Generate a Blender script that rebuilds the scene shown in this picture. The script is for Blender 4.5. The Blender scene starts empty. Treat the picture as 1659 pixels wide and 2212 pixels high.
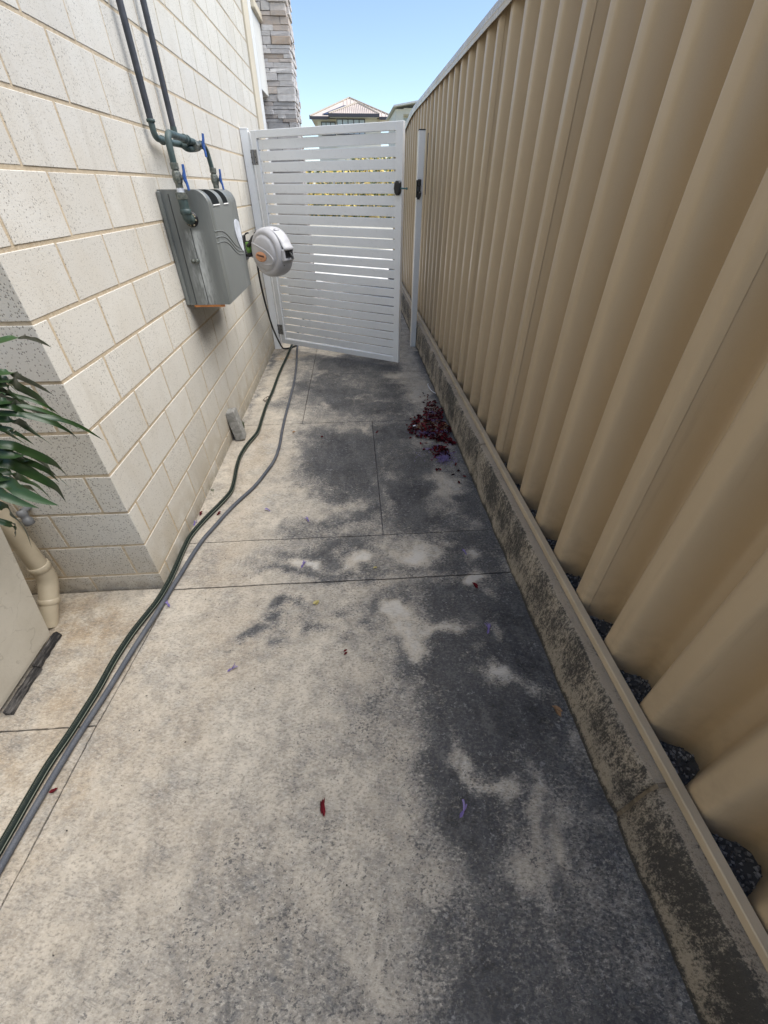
import bpy, bmesh, math, random
import numpy as np
from mathutils import Vector, Matrix
random.seed(7); rng = np.random.default_rng(7)
scene = bpy.context.scene
col = scene.collection
R = math.radians

# ------------------------------------------------------------------ camera
cam = bpy.data.cameras.new('camera'); camo = bpy.data.objects.new('camera', cam); col.objects.link(camo)
cam.sensor_fit = 'VERTICAL'; cam.sensor_height = 24.0; cam.lens = 873.7/2212*24.0
cam.clip_start = 0.02; cam.clip_end = 3000
camo.location = (0, 0, 1.42)
camo.rotation_euler = (R(90-38.755), 0, R(-3.884))
scene.camera = camo
# ------------------------------------------------------------------ sky and sun
world = bpy.data.worlds.new('World'); scene.world = world; world.use_nodes = True
SUN_EL, SUN_DIR = R(58), Vector((0.75, -0.10, 0)).normalized()
wn = world.node_tree.nodes; wl = world.node_tree.links
bg = wn['Background']
sky = wn.new('ShaderNodeTexSky'); sky.sky_type = 'NISHITA'; sky.sun_disc = False
sky.sun_elevation = SUN_EL
sky.sun_rotation = math.atan2(SUN_DIR.x, SUN_DIR.y)
sky.air_density = 0.8; sky.dust_density = 0.6; sky.ozone_density = 1.0
wl.new(sky.outputs[0], bg.inputs[0]); bg.inputs[1].default_value = 0.064
sl = bpy.data.lights.new('sun', 'SUN'); sl.energy = 1.5; sl.angle = R(56); sl.color = (1, 0.965, 0.905)
so = bpy.data.objects.new('sun', sl); col.objects.link(so)
d = Vector((SUN_DIR.x*math.cos(SUN_EL), SUN_DIR.y*math.cos(SUN_EL), math.sin(SUN_EL)))
so.rotation_euler = d.to_track_quat('Z', 'Y').to_euler(); so.location = (-6, -4, 12)
vs = scene.view_settings
vs.view_transform = 'Standard'; vs.look = 'None'; vs.gamma = 1.0; vs.exposure = 1.86; vs.use_curve_mapping = False
scene.cycles.max_bounces = 8; scene.cycles.diffuse_bounces = 5

# ------------------------------------------------------------------ helpers
def link(o, parent=None):
    col.objects.link(o)
    if parent is not None: o.parent = parent
    return o
def tag(o, label=None, cat=None, group=None, kind=None):
    if label: o['label'] = label
    if cat: o['category'] = cat
    if group: o['group'] = group
    if kind: o['kind'] = kind
    return o
def empty(name, loc=(0,0,0), rz=0):
    o = bpy.data.objects.new(name, None); o.location = loc; o.rotation_euler = (0,0,rz); o.empty_display_size = .1
    return link(o)
class MB:
    def __init__(s): s.v=[]; s.f=[]; s.sm=[]
    def add(s, vs_, fs, smooth=False):
        n=len(s.v); s.v += [tuple(p) for p in vs_]; s.f += [tuple(i+n for i in f) for f in fs]; s.sm += [smooth]*len(fs)
    def box(s, x0,x1,y0,y1,z0,z1, M=None):
        P=[(x,y,z) for z in (z0,z1) for y in (y0,y1) for x in (x0,x1)]
        if M: P=[tuple(M@Vector(p)) for p in P]
        s.add(P, [(0,2,3,1),(4,5,7,6),(0,1,5,4),(2,6,7,3),(0,4,6,2),(1,3,7,5)])
    def bbox(s, x0,x1,y0,y1,z0,z1, b=.004, jit=0, M=None, rnd=random):
        # bevelled box, 24 vertices, 44 triangles
        c=((x0+x1)/2,(y0+y1)/2,(z0+z1)/2); h=((x1-x0)/2,(y1-y0)/2,(z1-z0)/2)
        b=min(b,*[k*.45 for k in h]); V=[]; idx={}
        for sx in (-1,1):
            for sy in (-1,1):
                for sz in (-1,1):
                    sg=(sx,sy,sz)
                    J=[rnd.uniform(-jit,jit) for _ in range(3)]
                    for ax in range(3):
                        p=[c[i]+sg[i]*(h[i]-(0 if i==ax else b))+J[i] for i in range(3)]
                        idx[sg+(ax,)]=len(V); V.append(p)
        F=[]
        for ax in range(3):
            u,w=[i for i in range(3) if i!=ax]
            for sa in (-1,1):
                q=[]
                for su,sw in ((-1,-1),(1,-1),(1,1),(-1,1)):
                    g=[0,0,0]; g[ax]=sa; g[u]=su; g[w]=sw; q.append(idx[tuple(g)+(ax,)])
                F.append(q)
        for ax in range(3):
            u,w=[i for i in range(3) if i!=ax]
            for su in (-1,1):
                for sw in (-1,1):
                    g0=[0,0,0]; g0[u]=su; g0[w]=sw; g1=list(g0); g0[ax]=-1; g1[ax]=1
                    F.append([idx[tuple(g0)+(u,)],idx[tuple(g1)+(u,)],idx[tuple(g1)+(w,)],idx[tuple(g0)+(w,)]])
        for sx in (-1,1):
            for sy in (-1,1):
                for sz in (-1,1): F.append([idx[(sx,sy,sz,a)] for a in range(3)])
        # orient outwards
        C=Vector(c); F2=[]
        for f in F:
            P=[Vector(V[i]) for i in f]; n=(P[1]-P[0]).cross(P[2]-P[0]); m=sum(P,Vector())/len(P)-C
            F2.append(f if n.dot(m)>0 else f[::-1])
        if M: V=[tuple(M@Vector(p)) for p in V]
        s.add(V,F2)
    def tube(s, pts, r, seg=12, cap=True, squash=1.0, up=None):
        pts=[Vector(p) for p in pts]; n=len(pts); rr=r if hasattr(r,'__len__') else [r]*n
        T=[(pts[min(i+1,n-1)]-pts[max(i-1,0)]).normalized() for i in range(n)]
        u=Vector(up) if up else (Vector((0,0,1)) if abs(T[0].z)<.9 else Vector((1,0,0)))
        V=[]
        for i in range(n):
            u=(u-T[i]*u.dot(T[i])).normalized(); w=T[i].cross(u)
            for k in range(seg):
                a=2*math.pi*k/seg; V.append(pts[i]+u*(math.cos(a)*rr[i]*squash)+w*(math.sin(a)*rr[i]))
        F=[]
        for i in range(n-1):
            for k in range(seg):
                a=i*seg+k; b=i*seg+(k+1)%seg; F.append((a,b,b+seg,a+seg))
        s.add(V,F,True)
        if cap:
            s.add(V[:seg],[tuple(range(seg))[::-1]]); s.add(V[-seg:],[tuple(range(seg))])
    def lathe(s, prof, o, axis, seg=24, ref=None, smooth=True, sx=1.0, sy=1.0):
        o=Vector(o); a=Vector(axis).normalized()
        u=Vector(ref) if ref else (Vector((0,0,1)) if abs(a.z)<.9 else Vector((1,0,0)))
        u=(u-a*u.dot(a)).normalized(); w=a.cross(u); V=[]
        for (r,t) in prof:
            for k in range(seg):
                g=2*math.pi*k/seg; V.append(o+a*t+u*(r*math.cos(g)*sx)+w*(r*math.sin(g)*sy))
        F=[]
        for i in range(len(prof)-1):
            for k in range(seg):
                A=i*seg+k; B=i*seg+(k+1)%seg; F.append((A,B,B+seg,A+seg))
        s.add(V,F,smooth)
        s.add(V[:seg],[tuple(range(seg))[::-1]]); s.add(V[-seg:],[tuple(range(seg))])
    def prism(s, poly, z0, z1, M=None):
        n=len(poly); P=[(x,y,z0) for x,y in poly]+[(x,y,z1) for x,y in poly]
        if M: P=[tuple(M@Vector(p)) for p in P]
        s.add(P,[tuple(range(n))[::-1],tuple(range(n,2*n))]+[(i,(i+1)%n,(i+1)%n+n,i+n) for i in range(n)])
    def mesh(s, name, mat):
        me=bpy.data.meshes.new(name); me.from_pydata(s.v,[],s.f)
        mats=mat if isinstance(mat,(list,tuple)) else [mat]
        for m in mats: me.materials.append(m)
        me.polygons.foreach_set('use_smooth', s.sm); me.update(); return me
    def build(s, name, mat, parent=None, fix=False):
        me=s.mesh(name,mat)
        if fix:
            bm=bmesh.new(); bm.from_mesh(me); bmesh.ops.remove_doubles(bm,verts=bm.verts,dist=1e-5)
            bmesh.ops.recalc_face_normals(bm,faces=bm.faces); bm.to_mesh(me); bm.free()
        return link(bpy.data.objects.new(name, me), parent)
def spline(P, n=8, closed=False):
    P=[Vector(p) for p in P]; out=[]
    for i in range(len(P)-1):
        p0=P[max(i-1,0)]; p1=P[i]; p2=P[i+1]; p3=P[min(i+2,len(P)-1)]
        for k in range(n):
            t=k/n; out.append(.5*((2*p1)+(p2-p0)*t+(2*p0-5*p1+4*p2-p3)*t*t+(3*p1-p0-3*p2+p3)*t**3))
    out.append(P[-1]); return out
def bend(P, r, n=6):
    # polyline with rounded corners
    P=[Vector(p) for p in P]; out=[P[0]]
    for i in range(1,len(P)-1):
        a=(P[i-1]-P[i]); b=(P[i+1]-P[i]); q=min(r,a.length*.48,b.length*.48)
        s0=P[i]+a.normalized()*q; s1=P[i]+b.normalized()*q
        for k in range(n+1):
            t=k/n; out.append(s0*(1-t)**2+P[i]*2*t*(1-t)+s1*t*t)
    out.append(P[-1]); return out

# ------------------------------------------------------------------ materials
class NT:
    def __init__(s,name):
        s.m=bpy.data.materials.new(name); s.m.use_nodes=True; s.t=s.m.node_tree; s.b=s.t.nodes['Principled BSDF']
        g=s.t.nodes.new('ShaderNodeNewGeometry'); s.pos=g.outputs['Position']; s.geo=g
    def n(s,t,**k):
        x=s.t.nodes.new(t)
        for a,b in k.items(): setattr(x,a,b)
        return x
    def set(s,sock,v):
        if hasattr(v,'links') or isinstance(v,bpy.types.NodeSocket): s.t.links.new(v,sock)
        else: sock.default_value=v
    def math(s,op,a,b=None,c=None,clamp=False):
        x=s.n('ShaderNodeMath',operation=op,use_clamp=clamp); s.set(x.inputs[0],a)
        if b is not None: s.set(x.inputs[1],b)
        if c is not None: s.set(x.inputs[2],c)
        return x.outputs[0]
    def scale(s,v,sc):
        x=s.n('ShaderNodeVectorMath',operation='MULTIPLY'); s.set(x.inputs[0],v); x.inputs[1].default_value=sc; return x.outputs[0]
    def noise(s,sc,det=4,rough=.55,vec=None,dist=0):
        x=s.n('ShaderNodeTexNoise'); x.inputs['Scale'].default_value=sc; x.inputs['Detail'].default_value=det
        x.inputs['Roughness'].default_value=rough; x.inputs['Distortion'].default_value=dist
        s.set(x.inputs['Vector'], vec if vec is not None else s.pos); return x.outputs[0]
    def voro(s,sc,vec=None,feature='F1'):
        x=s.n('ShaderNodeTexVoronoi',feature=feature); x.inputs['Scale'].default_value=sc
        s.set(x.inputs['Vector'], vec if vec is not None else s.pos); return x
    def ss(s,v,a,b,lo=0.0,hi=1.0):
        x=s.n('ShaderNodeMapRange',interpolation_type='SMOOTHSTEP'); s.set(x.inputs[0],v)
        for i,q in enumerate((a,b,lo,hi)): s.set(x.inputs[i+1],q)
        return x.outputs[0]
    def mix(s,f,a,b,mode='MIX'):
        x=s.n('ShaderNodeMix',data_type='RGBA',blend_type=mode); s.set(x.inputs[0],f)
        s.set(x.inputs[6], a if not isinstance(a,tuple) else (*a,1)); s.set(x.inputs[7], b if not isinstance(b,tuple) else (*b,1)); return x.outputs[2]
    def attr(s,name):
        x=s.n('ShaderNodeAttribute',attribute_name=name); return x
    def rand(s): return s.n('ShaderNodeObjectInfo').outputs['Random']
    def sep(s,v=None):
        x=s.n('ShaderNodeSeparateXYZ'); s.set(x.inputs[0], v if v is not None else s.pos); return x.outputs
    def obj(s): return s.n('ShaderNodeTexCoord').outputs['Object']
    def bump(s,h,strength=.3,dist=.01):
        x=s.n('ShaderNodeBump'); x.inputs['Strength'].default_value=strength; x.inputs['Distance'].default_value=dist
        s.set(x.inputs['Height'],h); s.t.links.new(x.outputs[0],s.b.inputs['Normal'])
    def done(s,color=None,rough=.6,metal=0,spec=None):
        if color is not None: s.set(s.b.inputs['Base Color'], color if not isinstance(color,tuple) else (*color,1))
        s.set(s.b.inputs['Roughness'],rough); s.set(s.b.inputs['Metallic'],metal)
        if spec is not None: s.b.inputs['Specular IOR Level'].default_value=spec
        return s.m
def plain(name,c,rough=.55,metal=0,var=.12,sc=14,bump=0,bsc=200):
    t=NT(name); n=t.noise(sc,5)
    k=t.ss(n,.3,.7,1-var,1+var); hs=t.n('ShaderNodeHueSaturation'); t.set(hs.inputs['Value'],k); hs.inputs['Color'].default_value=(*c,1)
    if bump: t.bump(t.noise(bsc,3),bump,.004)
    rr=t.ss(t.noise(sc*2.3,4),.3,.7,max(0,rough-.08),min(1,rough+.08))
    return t.done(hs.outputs[0],rr,metal)
M={}
# speckled cream block
t=NT('block_face'); z=t.sep()[2]
v=t.voro(185,t.scale(t.pos,(1,1,.75))); pit=t.ss(v.outputs['Distance'],.30,.44,1,0)
selc=t.sep(v.outputs['Color'])[0]; sel=t.ss(selc,.56,.60)
v2=t.voro(340); pit2=t.math('MULTIPLY',t.ss(v2.outputs['Distance'],.22,.33,1,0),t.ss(t.sep(v2.outputs['Color'])[1],.66,.7))
P=t.math('MAXIMUM',t.math('MULTIPLY',pit,sel),t.math('MULTIPLY',pit2,.8))
base=t.mix(t.rand(),(.585,.56,.50),(.665,.64,.575)); base=t.mix(t.ss(t.noise(4,6,.65),.38,.72,0,.5),base,(.56,.515,.43))
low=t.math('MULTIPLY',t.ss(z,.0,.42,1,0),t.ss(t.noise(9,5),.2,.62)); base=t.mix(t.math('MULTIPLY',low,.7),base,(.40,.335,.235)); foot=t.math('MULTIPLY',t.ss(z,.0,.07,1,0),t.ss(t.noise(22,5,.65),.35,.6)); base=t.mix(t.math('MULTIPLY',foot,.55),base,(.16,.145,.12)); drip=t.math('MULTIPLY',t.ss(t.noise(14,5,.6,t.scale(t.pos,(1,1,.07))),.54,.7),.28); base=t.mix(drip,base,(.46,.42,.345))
grain=t.noise(420,2); base=t.mix(t.ss(grain,.35,.65,0,.18),base,(.44,.41,.35))
base=t.mix(t.math('MULTIPLY',P,.70),base,(.13,.115,.095))
t.bump(t.math('SUBTRACT',t.math('MULTIPLY',t.noise(300,4),.5),t.math('MULTIPLY',P,1.0)),.40,.003)
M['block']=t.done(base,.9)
t=NT('mortar'); c=t.mix(t.ss(t.noise(60,5),.3,.7),(.43,.345,.23),(.56,.465,.335)); c=t.mix(t.ss(t.noise(3,3),.45,.7,0,.5),c,(.55,.45,.31)); t.bump(t.noise(260,4),.5,.004); M['mortar']=t.done(c,.95)
# concrete with algae stain driven by a mask on the slabs
def concrete(name, clean1, clean2, extra):
    t=NT(name); st=t.attr('stain').outputs['Fac']; br=t.attr('brown').outputs['Fac']
    n1=t.noise(7,6,.6); n2=t.noise(38,6,.65); n3=t.noise(170,4,.6,t.scale(t.pos,(.45,1,1)))
    n4=t.noise(330,3,.6,t.scale(t.pos,(.5,1,1)))
    def cen(n,k): return t.math('MULTIPLY',t.math('SUBTRACT',n,.5),k)
    nA=t.noise(18,6,.65); nB=t.noise(48,7,.78,t.scale(t.pos,(.8,1,1))); nC=t.noise(150,5,.75,t.scale(t.pos,(.6,1,1)))
    s=st
    nS=t.noise(7,5,.6,t.scale(t.pos,(1.5,.38,1)))
    for q in (cen(n1,.8),cen(nA,.65),cen(nB,1.15),cen(nC,1.0),cen(nS,.7)): s=t.math('ADD',s,q)
    m=t.ss(s,.31,.76)
    film=st
    for q in (cen(n1,1.0),cen(nA,.8),cen(nB,.6)): film=t.math('ADD',film,q)
    film=t.ss(film,-.22,.55)
    base=t.mix(t.ss(t.noise(2.4,5),.35,.7),clean1,clean2)
    base=t.mix(t.ss(nA,.35,.7,0,.40),base,(clean2[0]*.72,clean2[1]*.69,clean2[2]*.64))
    base=t.mix(t.math('MULTIPLY',br,t.ss(t.noise(11,6,.65),.28,.62)),base,(.35,.25,.145))
    base=t.mix(t.math('MULTIPLY',film,.80),base,t.mix(t.ss(nB,.40,.60),(.125,.123,.120),(.30,.29,.27)))
    base=t.mix(t.ss(nC,.51,.63,0,.55),base,(.17,.155,.13))
    base=t.mix(t.ss(nC,.47,.36,0,.45),base,(.66,.61,.52))
    ck=t.attr('chalk').outputs['Fac']; base=t.mix(t.ss(t.math('ADD',t.math('ADD',ck,cen(nA,.8)),cen(nB,.8)),.45,.85,0,.7),base,(.64,.615,.565))
    dark=t.mix(t.ss(t.noise(4,5,.6),.38,.64),(.028,.027,.027),(.100,.097,.093)); dark=t.mix(t.ss(nS,.5,.66,0,.6),dark,(.19,.183,.172))
    dark=t.mix(t.ss(nB,.46,.60,0,.65),dark,(.16,.158,.155)); dark=t.mix(t.ss(nA,.48,.62,0,.5),dark,(.135,.134,.132)); dark=t.mix(t.ss(n4,.54,.72,0,.5),dark,(.20,.20,.205))
    c=t.mix(m,base,dark)
    nD=t.noise(140,5,.66,t.scale(t.pos,(.75,1,1))); nE=t.noise(11,4,.6)
    q=t.math('ADD',nD,t.math('MULTIPLY',st,.16)); q=t.math('ADD',q,cen(nE,.30)); q=t.math('ADD',q,cen(n4,.25)); spk=t.math('MULTIPLY',t.ss(q,.60,.67),t.ss(t.math('ADD',st,cen(n1,.5)),-.06,.18))
    c=t.mix(t.math('MULTIPLY',spk,.72),c,(.055,.056,.062))
    li=t.math('MULTIPLY',t.ss(t.math('ADD',t.noise(70,7,.8),cen(nE,.35)),.58,.66),t.ss(t.math('ADD',st,t.math('MULTIPLY',n1,.6)),.5,.95)); c=t.mix(t.math('MULTIPLY',li,.65),c,(.36,.355,.345))
    rot=t.n('ShaderNodeVectorRotate'); rot.inputs['Angle'].default_value=.35; t.set(rot.inputs['Vector'],t.pos)
    br1=t.noise(210,3,.6,t.scale(rot.outputs[0],(.14,1,1)))
    bl=t.math('MULTIPLY',t.ss(br1,.54,.66),t.ss(n1,.42,.6)); c=t.mix(t.math('MULTIPLY',bl,.42),c,(.115,.11,.10))
    h=t.math('ADD',t.math('MULTIPLY',n3,.9),t.math('MULTIPLY',nC,1.0)); h=t.math('ADD',h,t.math('MULTIPLY',n2,.6)); h=t.math('ADD',h,t.math('MULTIPLY',br1,.9)); t.bump(h,.75,.005)
    return t.done(c,t.ss(m,0,1,.9,.78))
M['concrete']=concrete('stained_concrete',(.60,.54,.445),(.50,.44,.355),0)
t=NT('limestone_kerb'); o=t.sep(); zz=o[2]
n1=t.noise(4.5,6,.65,t.scale(t.pos,(1,1,.6))); n2=t.noise(70,7,.78,t.scale(t.pos,(1,1.2,.42))); n3=t.noise(230,4,.7,t.scale(t.pos,(1,1,.5)))
band=t.ss(zz,.02,.12,-.12,.18); topz=t.ss(zz,.231,.2365,0,-.5); footz=t.ss(zz,.0,.035,.60,0)
s=t.math('ADD',band,topz); s=t.math('ADD',s,footz); s=t.math('ADD',s,t.math('MULTIPLY',t.math('SUBTRACT',n1,.42),1.7))
s=t.math('ADD',s,t.math('MULTIPLY',t.math('SUBTRACT',n2,.5),1.9)); s=t.math('ADD',s,t.math('MULTIPLY',t.math('SUBTRACT',n3,.5),1.5))
m=t.ss(s,-.08,.50,0,.94)
base=t.mix(t.ss(t.noise(9,5),.35,.65),(.60,.525,.415),(.49,.435,.355)); base=t.mix(t.ss(n2,.52,.7,0,.5),base,(.24,.21,.14))
base=t.mix(t.ss(zz,.0,.12,.35,0),base,(.36,.30,.20)); base=t.mix(t.ss(zz,.231,.2365,0,.8),base,(.46,.39,.305))
c=t.mix(m,base,t.mix(n3,(.026,.026,.026),(.085,.082,.075)))
t.bump(t.math('ADD',t.math('MULTIPLY',n2,1.0),t.math('MULTIPLY',n3,.7)),1.0,.012)
M['kerb']=t.done(c,.95)
t=NT('fence_paint'); o=t.sep()
c=t.mix(t.ss(t.noise(1.6,4,.6,t.scale(t.pos,(1,1,.25))),.3,.7),(.465,.368,.246),(.405,.318,.21)); 
du=t.math('MULTIPLY',t.ss(o[2],.25,.55,.30,0),t.ss(t.noise(24,5,.6),.35,.7)); c=t.mix(du,c,(.22,.18,.125)); sk=t.math('MULTIPLY',t.ss(t.noise(30,5,.7,t.scale(t.pos,(1,1,.06))),.58,.72),.20); c=t.mix(sk,c,(.27,.215,.15)); sp=t.math('MULTIPLY',t.ss(t.noise(120,4,.7),.68,.74),t.ss(o[2],.24,.75,.5,.06)); c=t.mix(sp,c,(.14,.115,.085))
c=t.mix(t.ss(t.noise(700,2),.35,.7,0,.10),c,(.24,.19,.13))
M['fence']=t.done(c,t.ss(t.noise(3,4),.3,.7,.34,.42),0,.6)
M['rail']=plain('rail_paint',(.43,.36,.26),.45,0,.10,6,.05,500)
M['cap']=plain('cap_paint',(.45,.40,.31),.32,0,.12,4)
t=NT('gate_paint'); c=t.mix(t.ss(t.noise(2.2,5,.6,t.scale(t.pos,(1,1,1.6))),.3,.72),(.84,.86,.87),(.79,.805,.81)); c=t.mix(t.ss(t.noise(38,5,.65),.56,.75,0,.22),c,(.40,.39,.36)); t.bump(t.noise(500,2),.05,.001); M['gate']=t.done(c,t.ss(t.noise(6,4),.3,.7,.38,.52))
M['gate_white']=plain('post_edge_white',(.72,.72,.70),.45,0,.06)
M['steel']=plain('dull_zinc',(.26,.26,.26),.5,.7,.25,60)
M['black']=plain('black_plastic',(.012,.012,.014),.4,0,.2,40)
M['darkmatt']=plain('dark_matt',(.018,.018,.018),.7,0,.2,30)
t=NT('box_paint'); o=t.sep(); st=t.noise(16,6,.65,t.scale(t.pos,(1,1,.12))); c=t.mix(t.ss(st,.35,.7),(.155,.165,.155),(.215,.225,.21))
nearf=t.ss(o[1],2.522,2.535,1,0); band=t.math('MULTIPLY',t.ss(t.math('ABSOLUTE',t.math('ADD',o[0],.795)),.005,.070,1,0),t.ss(o[2],1.24,1.26,1,0))
chalk=t.math('MULTIPLY',t.math('MULTIPLY',nearf,band),t.ss(t.noise(26,6,.7,t.scale(t.pos,(1,1,.22))),.40,.66)); c=t.mix(t.math('MULTIPLY',chalk,.85),c,(.56,.58,.56))
t.bump(t.noise(350,3),.08,.001); M['box']=t.done(c,t.ss(st,.3,.7,.30,.46),0,.5)
M['box_dark']=plain('box_slot_dark',(.05,.053,.05),.5)
M['oval']=plain('label_white',(.62,.65,.70),.5,0,.2,30)
t=NT('pipe_green'); c=t.mix(t.ss(t.noise(30,5,.6,t.scale(t.pos,(1,1,.5))),.35,.7),(.035,.062,.06),(.085,.115,.108)); M['pipe']=t.done(c,t.ss(t.noise(20,3),.3,.7,.42,.6))
t=NT('pipe_lagging'); c=t.mix(t.ss(t.noise(18,5),.35,.7),(.030,.034,.042),(.062,.066,.078)); t.bump(t.noise(300,3),.2,.002); M['lag']=t.done(c,.6)
t=NT('brass_patina'); c=t.mix(t.ss(t.noise(70,5),.35,.7),(.10,.115,.098),(.23,.235,.205)); t.bump(t.noise(220,3),.25,.002); M['brass']=t.done(c,.5,.25)
M['blue']=plain('blue_handle',(.035,.10,.32),.45,0,.2,60)
M['tape']=plain('white_tape',(.72,.74,.78),.6)
M['copper']=plain('copper_edge',(.60,.25,.09),.45,.4,.3,40)
t=NT('reel_plastic'); c=t.mix(t.ss(t.noise(9,5),.3,.7),(.40,.40,.415),(.47,.47,.485)); c=t.mix(t.ss(t.noise(60,5,.7),.55,.75,0,.2),c,(.32,.315,.31)); t.bump(t.noise(700,2),.1,.001); M['reel']=t.done(c,.55)
M['reel_white']=plain('reel_hood',(.52,.52,.54),.42,0,.08)
M['orange']=plain('badge_orange',(.62,.30,.16),.5,0,.12,60)
M['ink']=plain('badge_ink',(.02,.02,.025),.6)
M['lime']=plain('lime_green_plastic',(.12,.26,.05),.45,0,.2,50)
t=NT('hose_green'); ang=t.attr('ang').outputs['Fac']; w=t.n('ShaderNodeMath',operation='ABSOLUTE')
st1=t.math('COMPARE',ang,.10,.022); st2=t.math('COMPARE',ang,.19,.022); st3=t.math('COMPARE',ang,.80,.02)
c=t.mix(t.math('ADD',t.math('ADD',st1,st2),st3,clamp=True),(.006,.013,.010),(.24,.25,.20)); c=t.mix(t.ss(t.noise(60,4),.5,.75,0,.15),c,(.07,.07,.06)); t.bump(t.noise(500,2),.1,.001); M['hose']=t.done(c,.6,0,.18)
t=NT('hose_grey'); wv=t.noise(300,2,.5); c=t.mix(t.ss(wv,.35,.65),(.055,.062,.075),(.085,.092,.108)); c=t.mix(t.ss(t.noise(14,5),.4,.7,0,.3),c,(.18,.18,.18)); t.bump(wv,.25,.0015); M['hose2']=t.done(c,.65)
M['hose3']=plain('hose_black',(.015,.016,.016),.45)
t=NT('render_planter'); c=t.mix(t.ss(t.noise(6,5),.3,.7),(.55,.515,.44),(.485,.45,.375)); c=t.mix(t.ss(t.noise(90,4),.5,.75,0,.15),c,(.36,.33,.27)); 
wv=t.n('ShaderNodeVectorMath',operation='MULTIPLY_ADD'); nz=t.n('ShaderNodeTexNoise'); nz.inputs['Scale'].default_value=7; nz.inputs['Detail'].default_value=5; t.set(nz.inputs['Vector'],t.pos); t.set(wv.inputs[0],nz.outputs['Color']); wv.inputs[1].default_value=(.22,.22,.22); t.set(wv.inputs[2],t.pos); cr=t.voro(2.6,wv.outputs[0],'DISTANCE_TO_EDGE'); nn=t.noise(30,4); ck=t.ss(t.math('ADD',cr.outputs['Distance'],t.math('MULTIPLY',t.math('SUBTRACT',nn,.5),.03)),.0,.006,1,0); c=t.mix(t.math('MULTIPLY',ck,.28),c,(.22,.19,.15)); t.bump(t.noise(160,4),.25,.003); M['planter']=t.done(c,.85)
M['pvc']=plain('pvc_beige',(.46,.40,.295),.4,0,.10,8)
t=NT('leaf_green'); c=t.mix(t.rand(),(.010,.030,.008),(.028,.066,.016)); c=t.mix(t.ss(t.noise(14,4),.35,.7,0,.4),c,(.035,.08,.02)); M['leaf']=t.done(c,.36,0,.5)
t.b.inputs['Subsurface Weight'].default_value=0.0
M['soil']=plain('potting_soil',(.05,.035,.024),.95,0,.4,60,.6,80)
t=NT('rotten_timber'); n=t.noise(40,6,.7,t.scale(t.pos,(2,.35,2))); c=t.mix(t.ss(n,.42,.7),(.012,.011,.011),(.13,.12,.11)); t.bump(n,.8,.008); M['timber']=t.done(c,.9)
t=NT('grey_paver'); n=t.noise(45,6,.65); c=t.mix(t.ss(n,.35,.7),(.24,.235,.215),(.40,.39,.36)); c=t.mix(t.ss(t.noise(8,4),.55,.7,0,.6),c,(.15,.15,.13)); t.bump(t.noise(150,4),.5,.005); M['paver']=t.done(c,.95)
t=NT('gravel_stone'); v=t.attr('shade').outputs['Fac']; c=t.mix(v,(.045,.048,.055),(.33,.335,.35)); M['gravel']=t.done(c,.85)
t=NT('red_petal'); v=t.attr('shade').outputs['Fac']; c=t.mix(v,(.016,.003,.005),(.20,.016,.024)); M['red']=t.done(c,.9,0,.2)
t=NT('purple_petal'); v=t.attr('shade').outputs['Fac']; c=t.mix(v,(.13,.09,.26),(.27,.22,.44)); M['purple']=t.done(c,.6)
M['tan']=plain('dry_bract',(.34,.20,.10),.7,0,.3,80)
M['paper']=plain('white_scrap',(.72,.74,.80),.6)
M['yleaf']=plain('yellow_leaf',(.42,.36,.14),.6)
M['weed']=plain('weed_green',(.06,.09,.03),.6)
t=NT('ledge_stone'); r=t.rand(); rp=t.n('ShaderNodeValToRGB'); t.set(rp.inputs[0],r); e=rp.color_ramp.elements
for p_,c_ in ((0,(.44,.425,.41)),(.25,(.62,.59,.565)),(.45,(.54,.51,.50)),(.62,(.72,.69,.66)),(.8,(.63,.58,.545)),(.93,(.46,.35,.26)),(1,(.75,.73,.71))):
    (e.new(p_) if 0<p_<1 else e[0 if p_==0 else -1]).color=(*c_,1)
n=t.noise(26,6,.65); c=t.mix(t.ss(n,.35,.7,0,.45),rp.outputs[0],(.42,.40,.385)); t.bump(t.noise(50,6,.7),.8,.012); M['stone']=t.done(c,.9)
M['stone_gap']=plain('stone_gap',(.20,.18,.17),.95)
M['trim']=plain('trim_beige',(.60,.53,.41),.6,0,.06,3)
M['panel']=plain('render_panel',(.66,.655,.62),.8,0,.07,3,.2,160)
M['path2']=plain('forecourt_concrete',(.72,.69,.62),.9,0,.15,3,.3,150)
M['grass']=plain('lawn',(.22,.21,.13),.95,0,.35,2,.4,60)
M['asphalt']=plain('asphalt',(.055,.055,.058),.9,0,.15,3,.4,90)
M['houseface']=plain('far_render',(.80,.76,.67),.85,0,.06,.5)
M['roofmetal']=plain('roof_sheet',(.62,.53,.46),.5,0,.10,.6)
M['gutter']=plain('gutter_dark',(.07,.065,.075),.5)
M['fasciawhite']=plain('fascia_white',(.62,.62,.60),.6)
M['glass']=plain('window_glass',(.55,.62,.68),.12,0,.1,.7)
M['roofpatch']=plain('roof_patch_dark',(.05,.06,.10),.25,0,.1,2)  # dark blue tone for the patch on the far roof
M['wallwhite']=plain('garden_wall',(.76,.72,.62),.85,0,.08,1)
t=NT('flower_leaf'); v=t.attr('shade').outputs['Fac']; c=t.mix(t.ss(v,.50,.55),t.mix(v,(.05,.09,.02),(.14,.17,.05)),(.80,.60,.16)); M['flower']=t.done(c,.7)
M['nextwall']=plain('next_door_render',(.74,.735,.72),.85,0,.05,1)
M['darkmetal']=plain('dark_metal',(.03,.03,.034),.5)

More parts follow.
